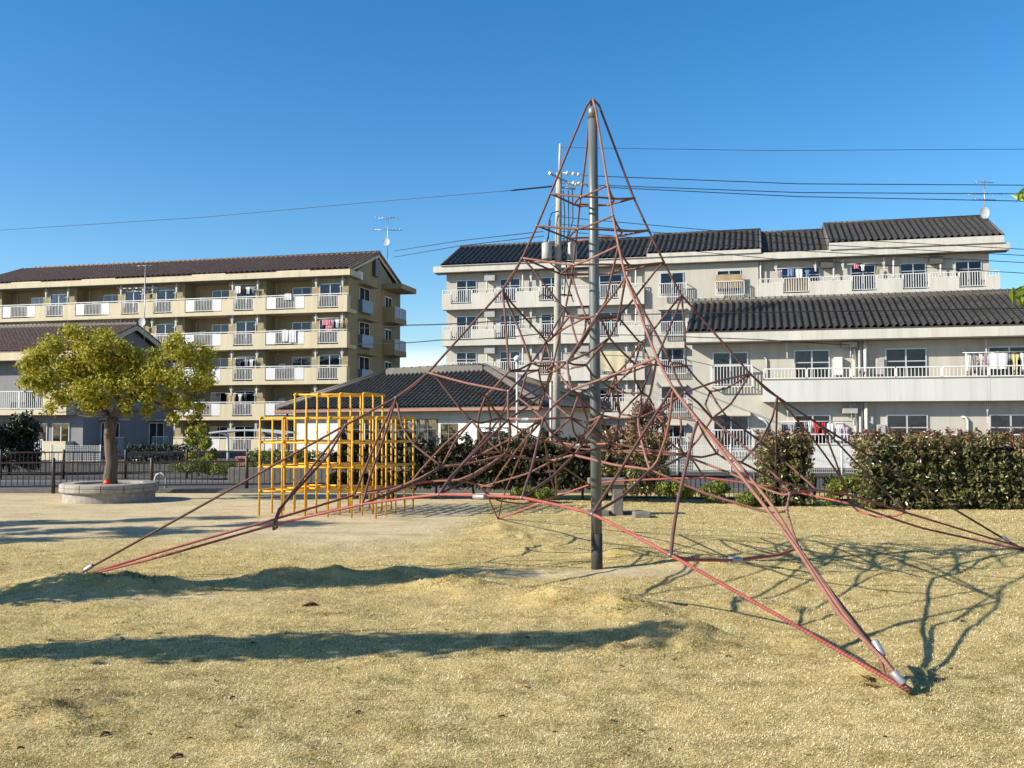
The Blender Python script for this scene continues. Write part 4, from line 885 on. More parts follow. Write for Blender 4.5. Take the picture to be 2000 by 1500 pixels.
def strand_pts(pts):
    raw = []
    for p in pts:
        if isinstance(p, str): raw.append([NODE[p][0], NODE[p][1], NODE[p][2]])
        else: raw.append([p[0], p[1], p[2] if len(p) > 2 else None])
    i = 0
    while i < len(raw):
        if raw[i][2] is None:
            a = i - 1
            j = i
            while raw[j][2] is None: j += 1
            d = [0.]
            for q in range(a + 1, j + 1): d.append(d[-1] + math.hypot(raw[q][0] - raw[q - 1][0], raw[q][1] - raw[q - 1][1]))
            for q in range(a + 1, j): raw[q][2] = raw[a][2] + (raw[j][2] - raw[a][2]) * d[q - a] / d[-1]
            i = j
        i += 1
    P = [at(a, b_, YN(c)) for a, b_, c in raw]
    out = []
    for i in range(len(P) - 1):
        p0 = P[i - 1] if i else P[0] * 2 - P[1]; p1, p2 = P[i], P[i + 1]; p3 = P[i + 2] if i + 2 < len(P) else P[-1] * 2 - P[-2]
        L = (p2 - p1).length; k_ = max(2, min(10, int(L / .09)))
        # centripetal tangents scaled to the segment keep kinks tight at the knots
        m1_ = ((p2 - p0).normalized() * min(L, (p1 - p0).length) * .4 + (p2 - p1) * .6) if i else (p2 - p1)
        m2_ = ((p3 - p1).normalized() * min(L, (p3 - p2).length) * .4 + (p2 - p1) * .6) if i + 2 < len(P) else (p2 - p1)
        for q in range(k_):
            s_ = q / k_; h1 = 2 * s_**3 - 3 * s_**2 + 1; h2 = s_**3 - 2 * s_**2 + s_; h3 = -2 * s_**3 + 3 * s_**2; h4 = s_**3 - s_**2
            out.append(p1 * h1 + m1_ * h2 + p2 * h3 + m2_ * h4)
    out.append(P[-1]); return out, sum(math.hypot(raw[i][0] - raw[i - 1][0], raw[i][1] - raw[i - 1][1]) for i in range(1, len(raw)))
mast = P3('T'); mast0 = gpt(1166, 1110)
tower = empty('rope_climbing_tower', (mast0.x, mast0.y, 0), 'tall rope climbing pyramid with faded red net on a grey steel mast', 'climbing net')
tow = Vector((mast0.x, mast0.y, 0))
mtop = at(1157, 190, 11.92); mdir = (mtop - Vector((mast0.x, mast0.y, 0)))
pz = lambda z: Vector((mdir.x * z / mdir.z, mdir.y * z / mdir.z, z))
m = MB(); m.tube([pz(.42), pz(2.), pz(4.), pz(5.66)], [.068, .066, .062, .058], 24); m.build('mast', M['galv'], tower)
m = MB(); m.tube([pz(-.1), pz(.425)], .0705, 24); m.build('mast_foot', M['galv_dark'], tower)
m = MB(); m.tube([pz(5.6), pz(5.70), pz(5.74), pz(5.76)], [.062, .062, .05, .02], 20)
for s_ in (-1, 1): m.tube([pz(5.74) + Vector((s_ * .03, 0, 0)), pz(5.79) + Vector((s_ * .03, 0, 0))], .012, 8)
m.build('mast_cap', M['galv'], tower)
SP = [(mk, r, *strand_pts(p)) for mk, r, p in S if p]
SP.sort(key=lambda q: -q[3] * q[1])
for i, (mk, r, pts, L) in enumerate(SP[:100]):
    MB().tube([p - tow for p in pts], r, 8, uvs=True).build('rope', M[mk], tower)
rest = MB()
for mk, r, pts, L in SP[100:]: rest.tube([p - tow for p in pts], r, 8, uvs=True)
if SP[100:]: tag(rest.build('rope', M['rope'], tower), kind='stuff')
# knots: steel clamps at the crossings, light ferrules on some ropes
cn = 0; extra = MB()
for nm, (px, py, yo) in NODE.items():
    if nm in ('T', 'LA', 'FA', 'BA', 'RA', 'RA2'): continue
    p = P3(nm) - tow; mb_ = MB() if cn < 99 else extra
    rr = .018 if yo > 7 else .021
    a_ = random.random() * 3
    dv = Vector((math.cos(a_), math.sin(a_) * .5, .4)).normalized() * .022
    mb_.tube([p - dv, p - dv * .4, p + dv * .4, p + dv], [rr * .55, rr, rr, rr * .55], 8)
    if cn < 99: mb_.build('rope_clamp', M['clamp'], tower)
    cn += 1
if extra.v: tag(extra.build('rope_clamp', M['clamp'], tower), kind='stuff')
for a_, b_, rr in (((165, 1114, 8.8), (182, 1104, 8.8), .026), ((128, 1137, 8.75), (144, 1128, 8.77), .024), ((1708, 1251, 4.62), (1724, 1282, 4.55), .026), ((1744, 1312, 4.44), (1766, 1336, 4.4), .026), ((926, 970, 6.65), (948, 971, 6.55), .026),
        ((1425, 1094, 5.68), (1447, 1093, 5.73), .024), ((1020, 819, 8.3), (1034, 819, 8.2), .02), ((1137, 824, 9.3), (1151, 824, 9.5), .02), ((1119, 870, 10.3), (1133, 869, 10.), .02), ((1958, 1048, 10.9), (1970, 1058, 10.9), .03), ((1016, 984, 12.7), (1028, 984, 12.7), .025), ((1013, 744, 9.1), (1024, 731, 9.15), .018), ((1112, 735, 8.6), (1113, 746, 8.5), .018),
        ((1104, 719, 9.4), (1117, 719, 9.3), .018), ((1281, 747, 8.9), (1290, 757, 8.9), .018)):
    p0, p1 = at(a_[0], a_[1], YN(a_[2])) - tow, at(b_[0], b_[1], YN(b_[2])) - tow; d_ = p1 - p0
    MB().tube([p0, p0 + d_ * .1, p0 + d_ * .9, p1], [rr * .85, rr, rr, rr * .85], 12).build('ferrule', M['ferrule'], tower)

# ------------------------------------------------------------------ yellow jungle gym
gp0 = gpt(506, 1007); ga = math.atan2(-.62, 2.38)
gym = empty('jungle_gym', (gp0.x, gp0.y, 0), 'yellow tubular climbing frame of square cells left of the rope tower', 'climbing frame', rz=ga)
cw, cd, lv = .49, .50, .475
NX, NYg = 5, 4
tall = lambda i, j: 1 <= i <= 4 and 1 <= j <= 3
for i in range(NX + 1):
    for j in range(NYg + 1):
        top = 5 if tall(i, j) else 4
        jt = random.uniform(-.008, .008)
        MB().tube([(i * cw + jt, j * cd, -.05), (i * cw, j * cd, top * lv + .03)], .0195, 10).build('post', M['yellow'], gym)
skip = {(1, 'x', 1), (1, 'x', 3), (1, 'y', 2)}
for l_ in range(1, 6):
    z = l_ * lv
    if l_ == 5: ii, jj = (1, 4), (1, 3)
    else: ii, jj = (0, NX), (0, NYg)
    for j in range(jj[0], jj[1] + 1):
        if (l_, 'x', j) in skip and l_ < 4:
            for a_, c_ in ((0, 2), (3, NX)): MB().tube([(a_ * cw - .03, j * cd + .02, z), (c_ * cw + .03, j * cd + .02, z)], .019, 8).build('crossbar', M['yellow'], gym)
        elif l_ == 1 and j == 0:
            for a_, c_ in ((0, 0.99), (1, 2), (4, NX)): MB().tube([(a_ * cw - .03, .02, z), (c_ * cw + .03, .02, z)], .019, 8).build('crossbar', M['yellow'], gym)
        else: MB().tube([(ii[0] * cw - .04, j * cd + .02, z), (ii[1] * cw + .04, j * cd + .02, z)], .019, 8).build('crossbar', M['yellow'], gym)
    for i in range(ii[0], ii[1] + 1):
        if (l_, 'y', i) in skip: continue
        MB().tube([(i * cw + .02, jj[0] * cd - .04, z + .018), (i * cw + .02, jj[1] * cd + .04, z + .018)], .019, 8).build('crossbar', M['yellow'], gym)

# ------------------------------------------------------------------ foliage helpers
def leaves(blobs, n_, size, rbias=0., up=.3, shell=.55, seedrnd=None, aspect=.5, topred=None):
    """blobs: (cx,cy,cz,rx,ry,rz); returns verts,faces,rnd arrays of little folded leaves"""
    bl = np.array(blobs); vol = bl[:, 3] * bl[:, 4] * bl[:, 5]; vol = vol ** .8; pr = vol / vol.sum()
    bi = rng.choice(len(bl), n_, p=pr); d = rng.normal(size=(n_, 3)); d /= np.linalg.norm(d, axis=1)[:, None]
    r = (shell + (1 - shell) * rng.random(n_)) * (1 + .10 * rng.normal(size=n_))
    lump = np.array([.16 * noise.noise(Vector((q[0] * 2.3 + k, q[1] * 2.3, q[2] * 2.3))) for q, k in zip(d, bi)])
    c = bl[bi, :3] + d * (r + lump)[:, None] * bl[bi, 3:6]
    nrm = d + rng.normal(size=(n_, 3)) * .75; nrm[:, 2] += up; nrm /= np.linalg.norm(nrm, axis=1)[:, None]
    a = np.cross(nrm, rng.normal(size=(n_, 3))); a /= np.linalg.norm(a, axis=1)[:, None]; b2 = np.cross(nrm, a)
    s = size * (.6 + .8 * rng.random(n_))[:, None]
    tip = c + a * s; base = c - a * s; lft = c + b2 * s * aspect + nrm * s * .22; rgt = c - b2 * s * aspect + nrm * s * .22
    V = np.stack([base, rgt, tip, lft], 1).reshape(-1, 3)
    k = np.arange(n_) * 4; Fq = np.concatenate([np.stack([k, k + 1, k + 2], -1), np.stack([k, k + 2, k + 3], -1)])
    rv = np.clip(rng.random(n_) * .8 + .2 * rng.random(n_) + rbias, 0, 1)
    if topred is not None: rv = np.clip(rv * .75 + topred(c), 0, 1)
    return V, Fq, np.repeat(rv, 4)
def add_leaves(name, parent, mt, args, **kw):
    V, Fq, rv = leaves(*args, **kw); return npmesh(name, V, Fq, mt, False, parent, rv)
def branch(m, p0, p1, r0, r1, wob=.08, n_=6):
    p0, p1 = Vector(p0), Vector(p1); pts = []
    for k in range(n_ + 1):
        t_ = k / n_; q = p0.lerp(p1, t_)
        if 0 < k < n_: q += Vector((random.uniform(-1, 1), random.uniform(-1, 1), random.uniform(-1, 1))) * wob * 1.3 * (p1 - p0).length * .5
        pts.append(q)
    m.tube(pts, [r0 + (r1 - r0) * k / n_ for k in range(n_ + 1)], 9); return pts

# ---- maple in the round planter
pc = gpt(216, 984)
pl = empty('tree_planter', (pc.x, pc.y + .9, 0), 'round low stone planter ring with a flat coping under the maple', 'planter')
px0 = at(214, 960, pc.y + .9); px0.z = 0; pl.location = px0; RP = 1.07
m = MB(); m.lathe([(RP - .06, -.05), (RP - .06, .22), (RP - .3, .22), (RP - .3, -.05)], seg=48, cap=False, smooth=False); m.build('wall', M['planter'], pl)
m = MB()
for k in range(14):
    w0_, w1_ = 2 * math.pi * k / 14 + .008, 2 * math.pi * (k + 1) / 14 - .008; nn = 6
    prof = [(RP - .33, .225), (RP - .005, .225), (RP + .015, .245), (RP + .015, .31), (RP - .002, .325), (RP + .012, .34), (RP + .012, .40), (RP - .02, .425), (RP - .30, .425), (RP - .33, .41)]
    rows = [[(r * math.cos(w0_ + (w1_ - w0_) * j / nn), r * math.sin(w0_ + (w1_ - w0_) * j / nn), z) for j in range(nn + 1)] for r, z in prof + prof[:1]]
    m.grid(rows, False)
    for ww in (w0_, w1_):
        n0 = len(m.v); m.v += [(r * math.cos(ww), r * math.sin(ww), z) for r, z in prof]; m.f.append(tuple(range(n0, n0 + len(prof)))); m.sm.append(False)
m.build('coping', M['planter'], pl)
m = MB(); m.lathe([(.02, .40), (.4, .39), (RP - .31, .36)], seg=32, cap=False); m.build('soil', M['soil'], pl)
mt_ = empty('maple_tree', px0 + Vector((.02, 0, .36)), 'maple tree with yellow green crown growing in the round planter', 'tree')
YT = px0.y; tp = px0 + Vector((.02, 0, .36))
def tl(px, py, dy=0.): return at(px, py, YT + dy) - tp
m = MB()
m.tube([tl(218, 960) + Vector((0, 0, -.1)), tl(216, 948), tl(215, 930), tl(219, 905), tl(217, 880), tl(214, 855), tl(216, 830), tl(222, 815)], [.21, .17, .15, .135, .145, .128, .14, .12], 14)
branch(m, tl(220, 822), tl(200, 800, .1), .09, .06); branch(m, tl(200, 800, .1), tl(165, 765, .2), .06, .04); branch(m, tl(165, 765, .2), tl(105, 720, -.2), .04, .015); branch(m, tl(190, 788), tl(120, 775, -.3), .045, .014)
branch(m, tl(222, 816), tl(236, 790, -.1), .10, .07); branch(m, tl(236, 790, -.1), tl(200, 720, .2), .07, .045); branch(m, tl(200, 720, .2), tl(195, 670, .1), .045, .02); branch(m, tl(236, 790), tl(262, 772, .3), .07, .05); branch(m, tl(262, 772, .3), tl(320, 740, .1), .05, .02); branch(m, tl(262, 772), tl(350, 800, -.2), .04, .015); branch(m, tl(222, 730), tl(150, 690, -.5), .035, .012)
branch(m, tl(320, 740, .1), tl(375, 700, .3), .03, .012); branch(m, tl(250, 805), tl(385, 795, .1), .03, .01); branch(m, tl(210, 812), tl(105, 803, .3), .028, .008); branch(m, tl(235, 770), tl(255, 690, .6), .035, .012)
m.build('trunk', M['bark'], mt_)
bl = []
pxm = YT / F
for px, py, rp in [(75, 700, 36), (108, 672, 32), (160, 668, 36), (206, 664, 30), (92, 742, 40), (143, 716, 46), (198, 712, 46), (244, 700, 34), (58, 742, 26), (170, 762, 44), (118, 772, 26), (228, 752, 36), (246, 716, 30), (180, 690, 40), (60, 715, 26), (230, 672, 22), (205, 785, 26), (140, 655, 22), (330, 682, 28), (368, 690, 32), (398, 716, 26), (302, 730, 34), (345, 738, 36), (388, 752, 28), (292, 772, 26), (330, 782, 28), (272, 692, 22), (362, 790, 22), (340, 664, 18), (408, 740, 18), (385, 800, 16), (250, 780, 22), (300, 700, 24), (178, 792, 24), (240, 800, 20), (296, 800, 20), (335, 812, 18), (378, 818, 16), (270, 745, 34), (100, 800, 18), (405, 690, 20)]:
    for dyy in (random.uniform(-.9, -.2), random.uniform(.1, .9)):
        c_ = tl(px + random.uniform(-8, 8), py + random.uniform(-8, 8), dyy); r_ = rp * pxm * .92; bl.append((c_.x, c_.y, c_.z, r_, r_ * 1.1, r_ * .85))
add_leaves('crown', mt_, M['leaf_maple'], (bl, 30000, .044), shell=.12, up=.2, rbias=-.02)
rb = MB(); P = gpt(210, 962, .42) ; pb = at(209, 958, px0.y - .5)
m = MB(); rows = []
for i in range(9):
    th_ = math.pi * i / 8; rows.append([(.085 * math.sin(th_) * math.cos(2 * math.pi * j / 12) * (1 + .25 * noise.noise(Vector((i, j % 12, 2)))), .06 * math.sin(th_) * math.sin(2 * math.pi * j / 12), .075 - .075 * math.cos(th_) * (1 + .15 * math.sin(j))) for j in range(13)])
m.grid(rows); m.tube([(-.07, 0, .02), (-.13, -.01, .015), (-.19, 0, .01)], [.03, .025, .008], 8)
o = m.build('plastic_bag', M['red'], None, Vector((pb.x, pb.y, .37))); tag(o, 'small bright red plastic bag lying at the foot of the maple', 'bag')

# ---- other trees and shrubs: each a thing with trunk and crown
def tree(name, label, base, h, blobs, n_, size, lm, tr=.06, group=None, cat='tree', bark='bark_dark', core=False, shell=.3, topred=None, up=.3, trunk=True, aspect=.5):
    e = empty(name, base, label, cat, group); base = Vector(base)
    if trunk:
        m = MB(); top = Vector((0, 0, h)); branch(m, (0, 0, -.1), top, tr, tr * .4, .04)
        for q in range(6):
            b_ = random.choice(blobs); t0 = random.uniform(.35, .85)
            branch(m, (0, 0, h * t0), (b_[0], b_[1], b_[2]), tr * .5, tr * .12, .08, 4)
        m.build('trunk', M[bark], e)
    add_leaves('crown', e, M[lm], (blobs, n_, size), shell=shell, topred=topred, up=up, aspect=aspect)
    return e
def rblobs(n_, rx, ry, z0, z1, r, squash=.85):
    out = []
    for _ in range(n_):
        a_ = random.random() * 6.28; q = math.sqrt(random.random()); z = random.uniform(z0, z1)
        k = r * random.uniform(.7, 1.15); out.append((rx * q * math.cos(a_), ry * q * math.sin(a_), z, k, k, k * squash))
    return out
def boxblobs(x0, x1, y0, y1, z0, z1, r):
    out = []; nx = max(1, int((x1 - x0) / r)); ny = max(1, int((y1 - y0) / r)); nz_ = max(1, int((z1 - z0) / r))
    for i in range(nx + 1):
        for j in range(ny + 1):
            for k in range(nz_ + 1):
                out.append((x0 + (x1 - x0) * i / nx + random.uniform(-.05, .05), y0 + (y1 - y0) * j / ny + random.uniform(-.05, .05), z0 + (z1 - z0) * k / nz_ + random.uniform(-.05, .05), r * .62, r * .62, r * .62))
    return out
# clipped photinia hedges on the right, nearer the camera
for (pa, pb_, py, lab) in ((1490, 1606, 990, 'narrow clipped photinia hedge block with reddish tips, the one left of the gap'), (1684, 2040, 997, 'long clipped photinia hedge with reddish tips at the right edge')):
    p0, p1 = gpt(pa, py), gpt(pb_, py); Lh = p1.x - p0.x; dph = 1.15
    e = empty('hedge', (p0.x, p0.y, 0), lab, 'hedge', 'clipped photinia hedges')
    bl = boxblobs(.22, Lh - .22, .2, dph - .2, .16, 1.44, .24)
    nl = int(9000 * max(1., Lh / 1.4))
    add_leaves('foliage', e, M['leaf_photinia'], (bl, int(min(nl, 21000) * 1.25), .042), shell=.55, up=.1, topred=lambda c: np.clip((c[:, 2] - .75) * .5, 0, .4) * rng.random(len(c)) ** .7 - .08)
    bl2 = [(random.uniform(.1, Lh - .1), random.uniform(.1, dph - .1), 1.56 + random.uniform(-.08, .10), .06, .06, .07 + .06 * random.random()) for _ in range(int(22 * Lh))]
    add_leaves('shoot_tips', e, M['leaf_red'], (bl2, int(330 * Lh), .038), shell=.3, rbias=-.05)
    MB().bevbox(.22, Lh - .22, .25, dph - .2, .12, 1.3, .1).build('shade_core', M['core'], e)  # near-black block standing for the shade inside the hedge
    m = MB(); k = .2
    while k < Lh: m.bar((k, .5, -.1), (k + random.uniform(-.1, .1), .5, .6), .03); k += .35
    m.build('stems', M['bark_dark'], e)
# shrub row behind the jungle gym and tower, shade put into the leaves
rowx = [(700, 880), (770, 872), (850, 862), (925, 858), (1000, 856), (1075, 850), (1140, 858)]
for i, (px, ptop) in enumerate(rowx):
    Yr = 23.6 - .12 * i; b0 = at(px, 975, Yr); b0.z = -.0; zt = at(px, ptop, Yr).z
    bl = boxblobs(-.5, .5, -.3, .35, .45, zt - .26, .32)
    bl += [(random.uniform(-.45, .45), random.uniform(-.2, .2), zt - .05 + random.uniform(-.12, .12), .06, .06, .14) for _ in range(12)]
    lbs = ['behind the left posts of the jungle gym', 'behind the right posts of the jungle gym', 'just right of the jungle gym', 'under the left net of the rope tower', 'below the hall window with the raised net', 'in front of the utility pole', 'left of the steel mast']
    tree('shrub', 'photinia shrub with leaves coloured for shade in the back row, ' + lbs[i], (b0.x, b0.y, -.0), 1.1, bl, 4600, .055, 'leaf_row_shade', .035, 'dark shrubs in the back row', 'shrub', shell=.5)
for px, ptop, yb, lab in ((1205, 828, 22.6, 'sunlit photinia shrub behind the drinking fountain'), (1262, 838, 22.4, 'sunlit reddish photinia shrub right of the drinking fountain')):
    b0 = at(px, 975, yb); zt = at(px, ptop, yb).z
    tree('shrub', lab, (b0.x, b0.y, 0), 1.1, boxblobs(-.34, .34, -.3, .3, .35, zt - .25, .3), 3600, .05, 'leaf_photinia', .03, 'sunlit photinia shrubs', 'shrub', shell=.6, topred=lambda c: np.clip((c[:, 2] - .9) * .5, 0, .35))
b0 = at(1262, 900, 34.); tree('red_tree', 'small tree with orange red autumn leaves beside the pale block', (b0.x, b0.y, -.1), 2., [(x, y, z, .42, .42, .38) for x, y, z in ((-.6, 0, 1.0), (.5, .2, 1.1), (0, 0, 1.6), (-.3, .2, 2.0), (.45, 0, 2.1), (-.1, 0, 2.45), (.15, .1, .6))], 3800, .06, 'leaf_red', .06, topred=lambda c: .1)
b0 = at(1120, 800, 55.); tree('green_tree', 'green bushy tree beyond the hall by the steel mast', (b0.x, b0.y, -.1), 2.6, rblobs(14, 1.1, .8, 1.6, 3.6, .7), 3000, .12, 'leaf_green', .1)
# low box shrubs along the right edge of the lawn
for px, py, w, hh, lab in ((1325, 985, .42, .52, 'low bright green shrub right of the drinking fountain'), (1405, 985, .62, .55, 'low green shrub in front of the low dark fence'), (1470, 992, .35, .30, 'tuft of fresh green weeds left of the hedge gap'), (1650, 992, .55, .72, 'low bright green shrub in the gap between the hedges'), (1040, 985, .55, .35, 'low sunlit yellow green shrub under the dark row')):
    b0 = gpt(px, py); tree('low_shrub', lab, (b0.x, b0.y + .4, 0), .3, rblobs(12, w * .75, .3, .12, hh * .8, .17, .8), 2200, .032, 'leaf_green', .015, 'low green shrubs', 'shrub', shell=.5)
# left side: dark tree, yellow tree, clipped azaleas across the street
b0 = at(20, 880, 37.); tree('evergreen_bush', 'dark dense rounded evergreen bush at the left edge behind the fence', (b0.x, b0.y, -.1), 1.2, rblobs(34, .95, .8, .25, 2.15, .45), 7500, .08, 'leaf_dark', .09)
b0 = at(388, 900, 36.); tree('young_tree', 'slender young tree with yellow green leaves beside the carport', (b0.x, b0.y, -.1), 1.6, rblobs(13, .6, .5, .6, 1.75, .28), 2400, .06, 'leaf_maple', .04, topred=lambda c: -.05)
for px, w, lab in ((375, .75, 'round clipped bright green azalea bush left of the red brown box'), (440, .6, 'round clipped green azalea bush touching the red brown box')):
    b0 = at(px, 935, 33.6); tree('azalea_bush', lab, (b0.x, b0.y, -.0), .3, rblobs(14, w, .4, .2, .45, .26, .8), 2600, .035, 'leaf_green', .02, 'clipped azalea bushes', 'shrub', shell=.55, trunk=True)
for px, lab in ((545, 'clipped green hedge behind the jungle gym'), (640, 'clipped green hedge in front of the hall wall')):
    b0 = at(px, 935, 34.); tree('clipped_hedge', lab, (b0.x, b0.y, 0), .4, boxblobs(-.9, .9, -.2, .2, .2, .75, .25), 3000, .05, 'leaf_green', .02, 'clipped hedges across the street', 'hedge', shell=.6)
b0 = at(320, 895, 48.); tree('clipped_hedge', 'dark clipped hedge at the foot of the shade grey gable wall', (b0.x, b0.y, -.1), .4, boxblobs(-1.6, 1.6, -.3, .3, .2, .75, .35), 3000, .06, 'leaf_dark', .03, 'clipped hedges across the street', 'hedge', shell=.6)
# trees standing left of the picture whose shadows cross the lawn, and the leafy tree reaching in at the right edge
tree('columnar_tree', 'slim leaning columnar tree standing left of the lawn, nearest the camera', (-6.2, 6.7, 0), 3.0, [(.05 * math.sin(k), .1 - .15 * k, 1.45 + .32 * k, .36 + .04 * math.sin(k * 2), .42, .3) for k in range(9)], 5200, .06, 'leaf_green', .05, 'slim trees left of the lawn', shell=.2)
tree('columnar_tree', 'slim columnar tree standing left of the lawn, further back', (-7.9, 9.0, 0), 4., [(.05 * math.sin(k), .05, 1.2 + .3 * k, .52 + .06 * math.sin(k * 2), .55, .32) for k in range(11)], 6500, .06, 'leaf_green', .06, 'slim trees left of the lawn', shell=.2)
for x, y, hh, lab in ((-13.4, 14.3, 5.6, 'thin bare stemmed tree left of the sand area'), (-14.4, 15.6, 6.2, 'thin open crowned tree left of the sand area'), (-14.2, 12.9, 5.0, 'small open crowned tree left of the sand area')):
    tree('slender_tree', lab, (x, y, 0), hh, rblobs(12, .7, .5, 2.6, hh, .36), 2200, .075, 'leaf_green', .05, 'thin trees left of the sand', shell=.2)
e = empty('leafy_tree', (4.35, 5.3, 0), 'young tree with large fresh green leaves reaching in at the right edge', 'tree')
m = MB(); branch(m, (0, 0, -.1), (-.1, 0, 4.), .07, .03, .03)
tips = [at(2000, 376, 5.0), at(1990, 575, 5.05), at(2012, 372, 5.0), at(2010, 590, 5.0)]
bl = []
for tpn in tips:
    q = tpn - Vector((4.35, 5.3, 0)); branch(m, (-.05, 0, q.z - .5), q, .025, .005, .05, 5)
    bl.append((q.x + .03, q.y, q.z, .03, .06, .03)); bl.append((q.x + .22, q.y, q.z - .03, .14, .12, .08))
m.build('trunk', M['bark'], e)
bl += rblobs(16, .9, .9, 1.9, 4.0, .3)[:0] + [(.3 + random.uniform(-.5, .6), random.uniform(-.6, .6), random.uniform(2.2, 4.2), .3, .3, .25) for _ in range(12)]
add_leaves('crown', e, M['leaf_bright'], (bl, 1700, .042), shell=.2, aspect=.36)
for q0, sp_ in ((at(2006, 378, 5.0), .035), (at(1992, 580, 5.05), .05), (at(2004, 572, 5.05), .05)):
    q = q0 - Vector((4.35, 5.3, 0))
    add_leaves('leaf_spray', e, M['leaf_bright'], ([(q.x, q.y, q.z, sp_ * 1.2, sp_ * 1.4, sp_ * .8)], 13, .043), shell=.35, aspect=.34, up=.6)

# ------------------------------------------------------------------ fences
def fence(name, label, p0, p1, h, post_sp, pitch, mt, zb=0., gap=.1, post_r=.035, bar_r=.009, cat='fence', ptop=.08, rails=(1., .0)):
    p0, p1 = Vector(p0), Vector(p1); L = (p1 - p0).length; a_ = math.atan2(p1.y - p0.y, p1.x - p0.x)
    e = empty(name, (p0.x, p0.y, zb), label, cat, None, a_)
    n_ = max(1, int(round(L / post_sp)))
    for k in range(n_ + 1):
        x = L * k / n_; m = MB(); m.tube([(x, 0, -.15), (x, 0, h + ptop - .03), (x, 0, h + ptop)], [post_r, post_r, post_r * .5], 10); m.build('post', mt, e)
    for k in range(n_):
        x0, x1 = L * k / n_ + post_r, L * (k + 1) / n_ - post_r; m = MB()
        m.box(x0, x1, -.02, .02, h - .045, h); m.box(x0, x1, -.02, .02, gap, gap + .04)
        c_ = int((x1 - x0) / pitch)
        for q in range(1, c_): x = x0 + (x1 - x0) * q / c_; m.box(x - bar_r, x + bar_r, -bar_r, bar_r, gap + .04, h - .045)
        m.build('fence_panel', mt, e)
    return e
f0, f1 = gpt(107, 958), gpt(298, 956)
dv = (f1 - f0); dv.z = 0
p0 = f0 - dv * 1.02; p1 = f0 + dv * 4.
fence('metal_fence', 'dark brown metal fence with thin balusters behind the sand area', p0, p1, .80, dv.length, .14, M['brownfence'], zb=-.02, gap=.12, post_r=.05, ptop=.1)
fence('metal_fence', 'second dark metal fence across the street on the left', (-22, 33.2, 0), (-9.5, 34.6, 0), .85, 2.2, .14, M['brownfence'], zb=-.0, post_r=.045)
fence('low_metal_fence', 'low dark metal fence behind the green shrubs at the right', (2.3, 23.4, 0), (9.2, 22.4, 0), .62, 1.7, .11, M['brownfence'], zb=-.05, gap=.06)
def mesh_fence(label, p0, p1, h, zb):
    p0, p1 = Vector(p0), Vector(p1); L = (p1 - p0).length; a_ = math.atan2(p1.y - p0.y, p1.x - p0.x)
    e = empty('mesh_fence', (p0.x, p0.y, zb), label, 'fence', None, a_); n_ = int(L / 2)
    for k in range(n_ + 1): MB().tube([(L * k / n_, 0, -.1), (L * k / n_, 0, h + .06)], .03, 8).build('post', M['white_metal'], e)
    for k in range(n_):
        m = MB(); x0, x1 = L * k / n_, L * (k + 1) / n_
        for q in range(28): x = x0 + (x1 - x0) * (q + .5) / 28; m.box(x - .006, x + .006, .03, .042, .05, h)
        for q in range(9): z = .05 + (h - .05) * q / 8; m.box(x0, x1, .042, .052, z - .006, z + .006)
        m.build('mesh_panel', M['white_metal'], e)
cw0, cw1 = C.world(c0 - 2.4, -3.2, 0), C.world(cR, -3.2, 0)
mesh_fence('white wire mesh fence in front of the nearer right block', cw0, cw1, 1.05, -.05)
mesh_fence('white wire mesh fence by the gable wall on the left', at(100, 890, 47), at(196, 892, 46), .85, -.05)
wa = MB(); wa.bevbox(0, 9.5, 0, .18, -.2, .38, .02); o = wa.build('low_wall', M['concrete'], None, at(445, 935, 31.8) * 1.0); o.location.z = 0; tag(o, 'low grey concrete kerb wall across the street behind the jungle gym', 'wall')
# concrete fountain / bench block
fb = gpt(1206, 1006)
dk = empty('drinking_fountain', (fb.x, fb.y, 0), 'weathered concrete drinking fountain with a flat top right of the mast', 'fountain')
MB().bevbox(-.10, .10, -.12, .12, -.05, .60, .012).build('pillar', M['concrete'], dk)
MB().bevbox(-.58, .13, -.17, .17, .602, .73, .015).build('basin_top', M['concrete'], dk)
m = MB(); m.box(-.55, .55, .18, .42, -.05, .06); m.box(-.6, -.2, -.3, .17, -.05, .1); m.build('base_slab', M['concrete'], dk)
o = MB().bevbox(0, .30, 0, .45, -.05, .10, .015).build('concrete_block', M['concrete'], None, gpt(1240, 1012)); tag(o, 'low concrete step block on the grass right of the drinking fountain', 'block')
# pink locker box, carport, arch barrier
lb = at(477, 925, 35.); L_ = empty('storage_box', (lb.x, lb.y, -.05), 'red brown metal storage box behind the fence left of the jungle gym', 'box')
MB().bevbox(-.22, .22, -.2, .2, -.0, .62, .02).build('cabinet', M['locker'], L_); MB().bevbox(-.26, .26, -.24, .24, .622, .70, .02).build('lid', M['locker'], L_)
cp = at(470, 880, 44.); K = empty('carport', (cp.x, cp.y, -.1), 'grey carport with curved canopy in front of the beige block', 'carport')
m = MB(); P0 = []
for i in range(11):
    t_ = i / 10; x = -1.2 + 3.6 * t_; z = 1.45 + .25 * math.sin(math.pi * (.15 + .75 * t_)); P0.append([(x, y, z) for y in (-1.2, 1.6)])
m.grid(P0); P1 = [[(x, y, z - .07) for x, y, z in r_] for r_ in P0]; m.grid(P1)
for i in range(10):
    a_, c_ = P0[i][0], P0[i + 1][0]; m.quad(a_, c_, (c_[0], c_[1], c_[2] - .07), (a_[0], a_[1], a_[2] - .07))
m.build('canopy', M['frost'], K)
for x in (-.3, 1.9):
    m = MB(); m.tube([(x - .5, -1., 1.58), (x, -1., 1.45), (x + .02, -1., .9), (x + .02, -1., -.1)], .06, 8); m.build('post', M['frost'], K)
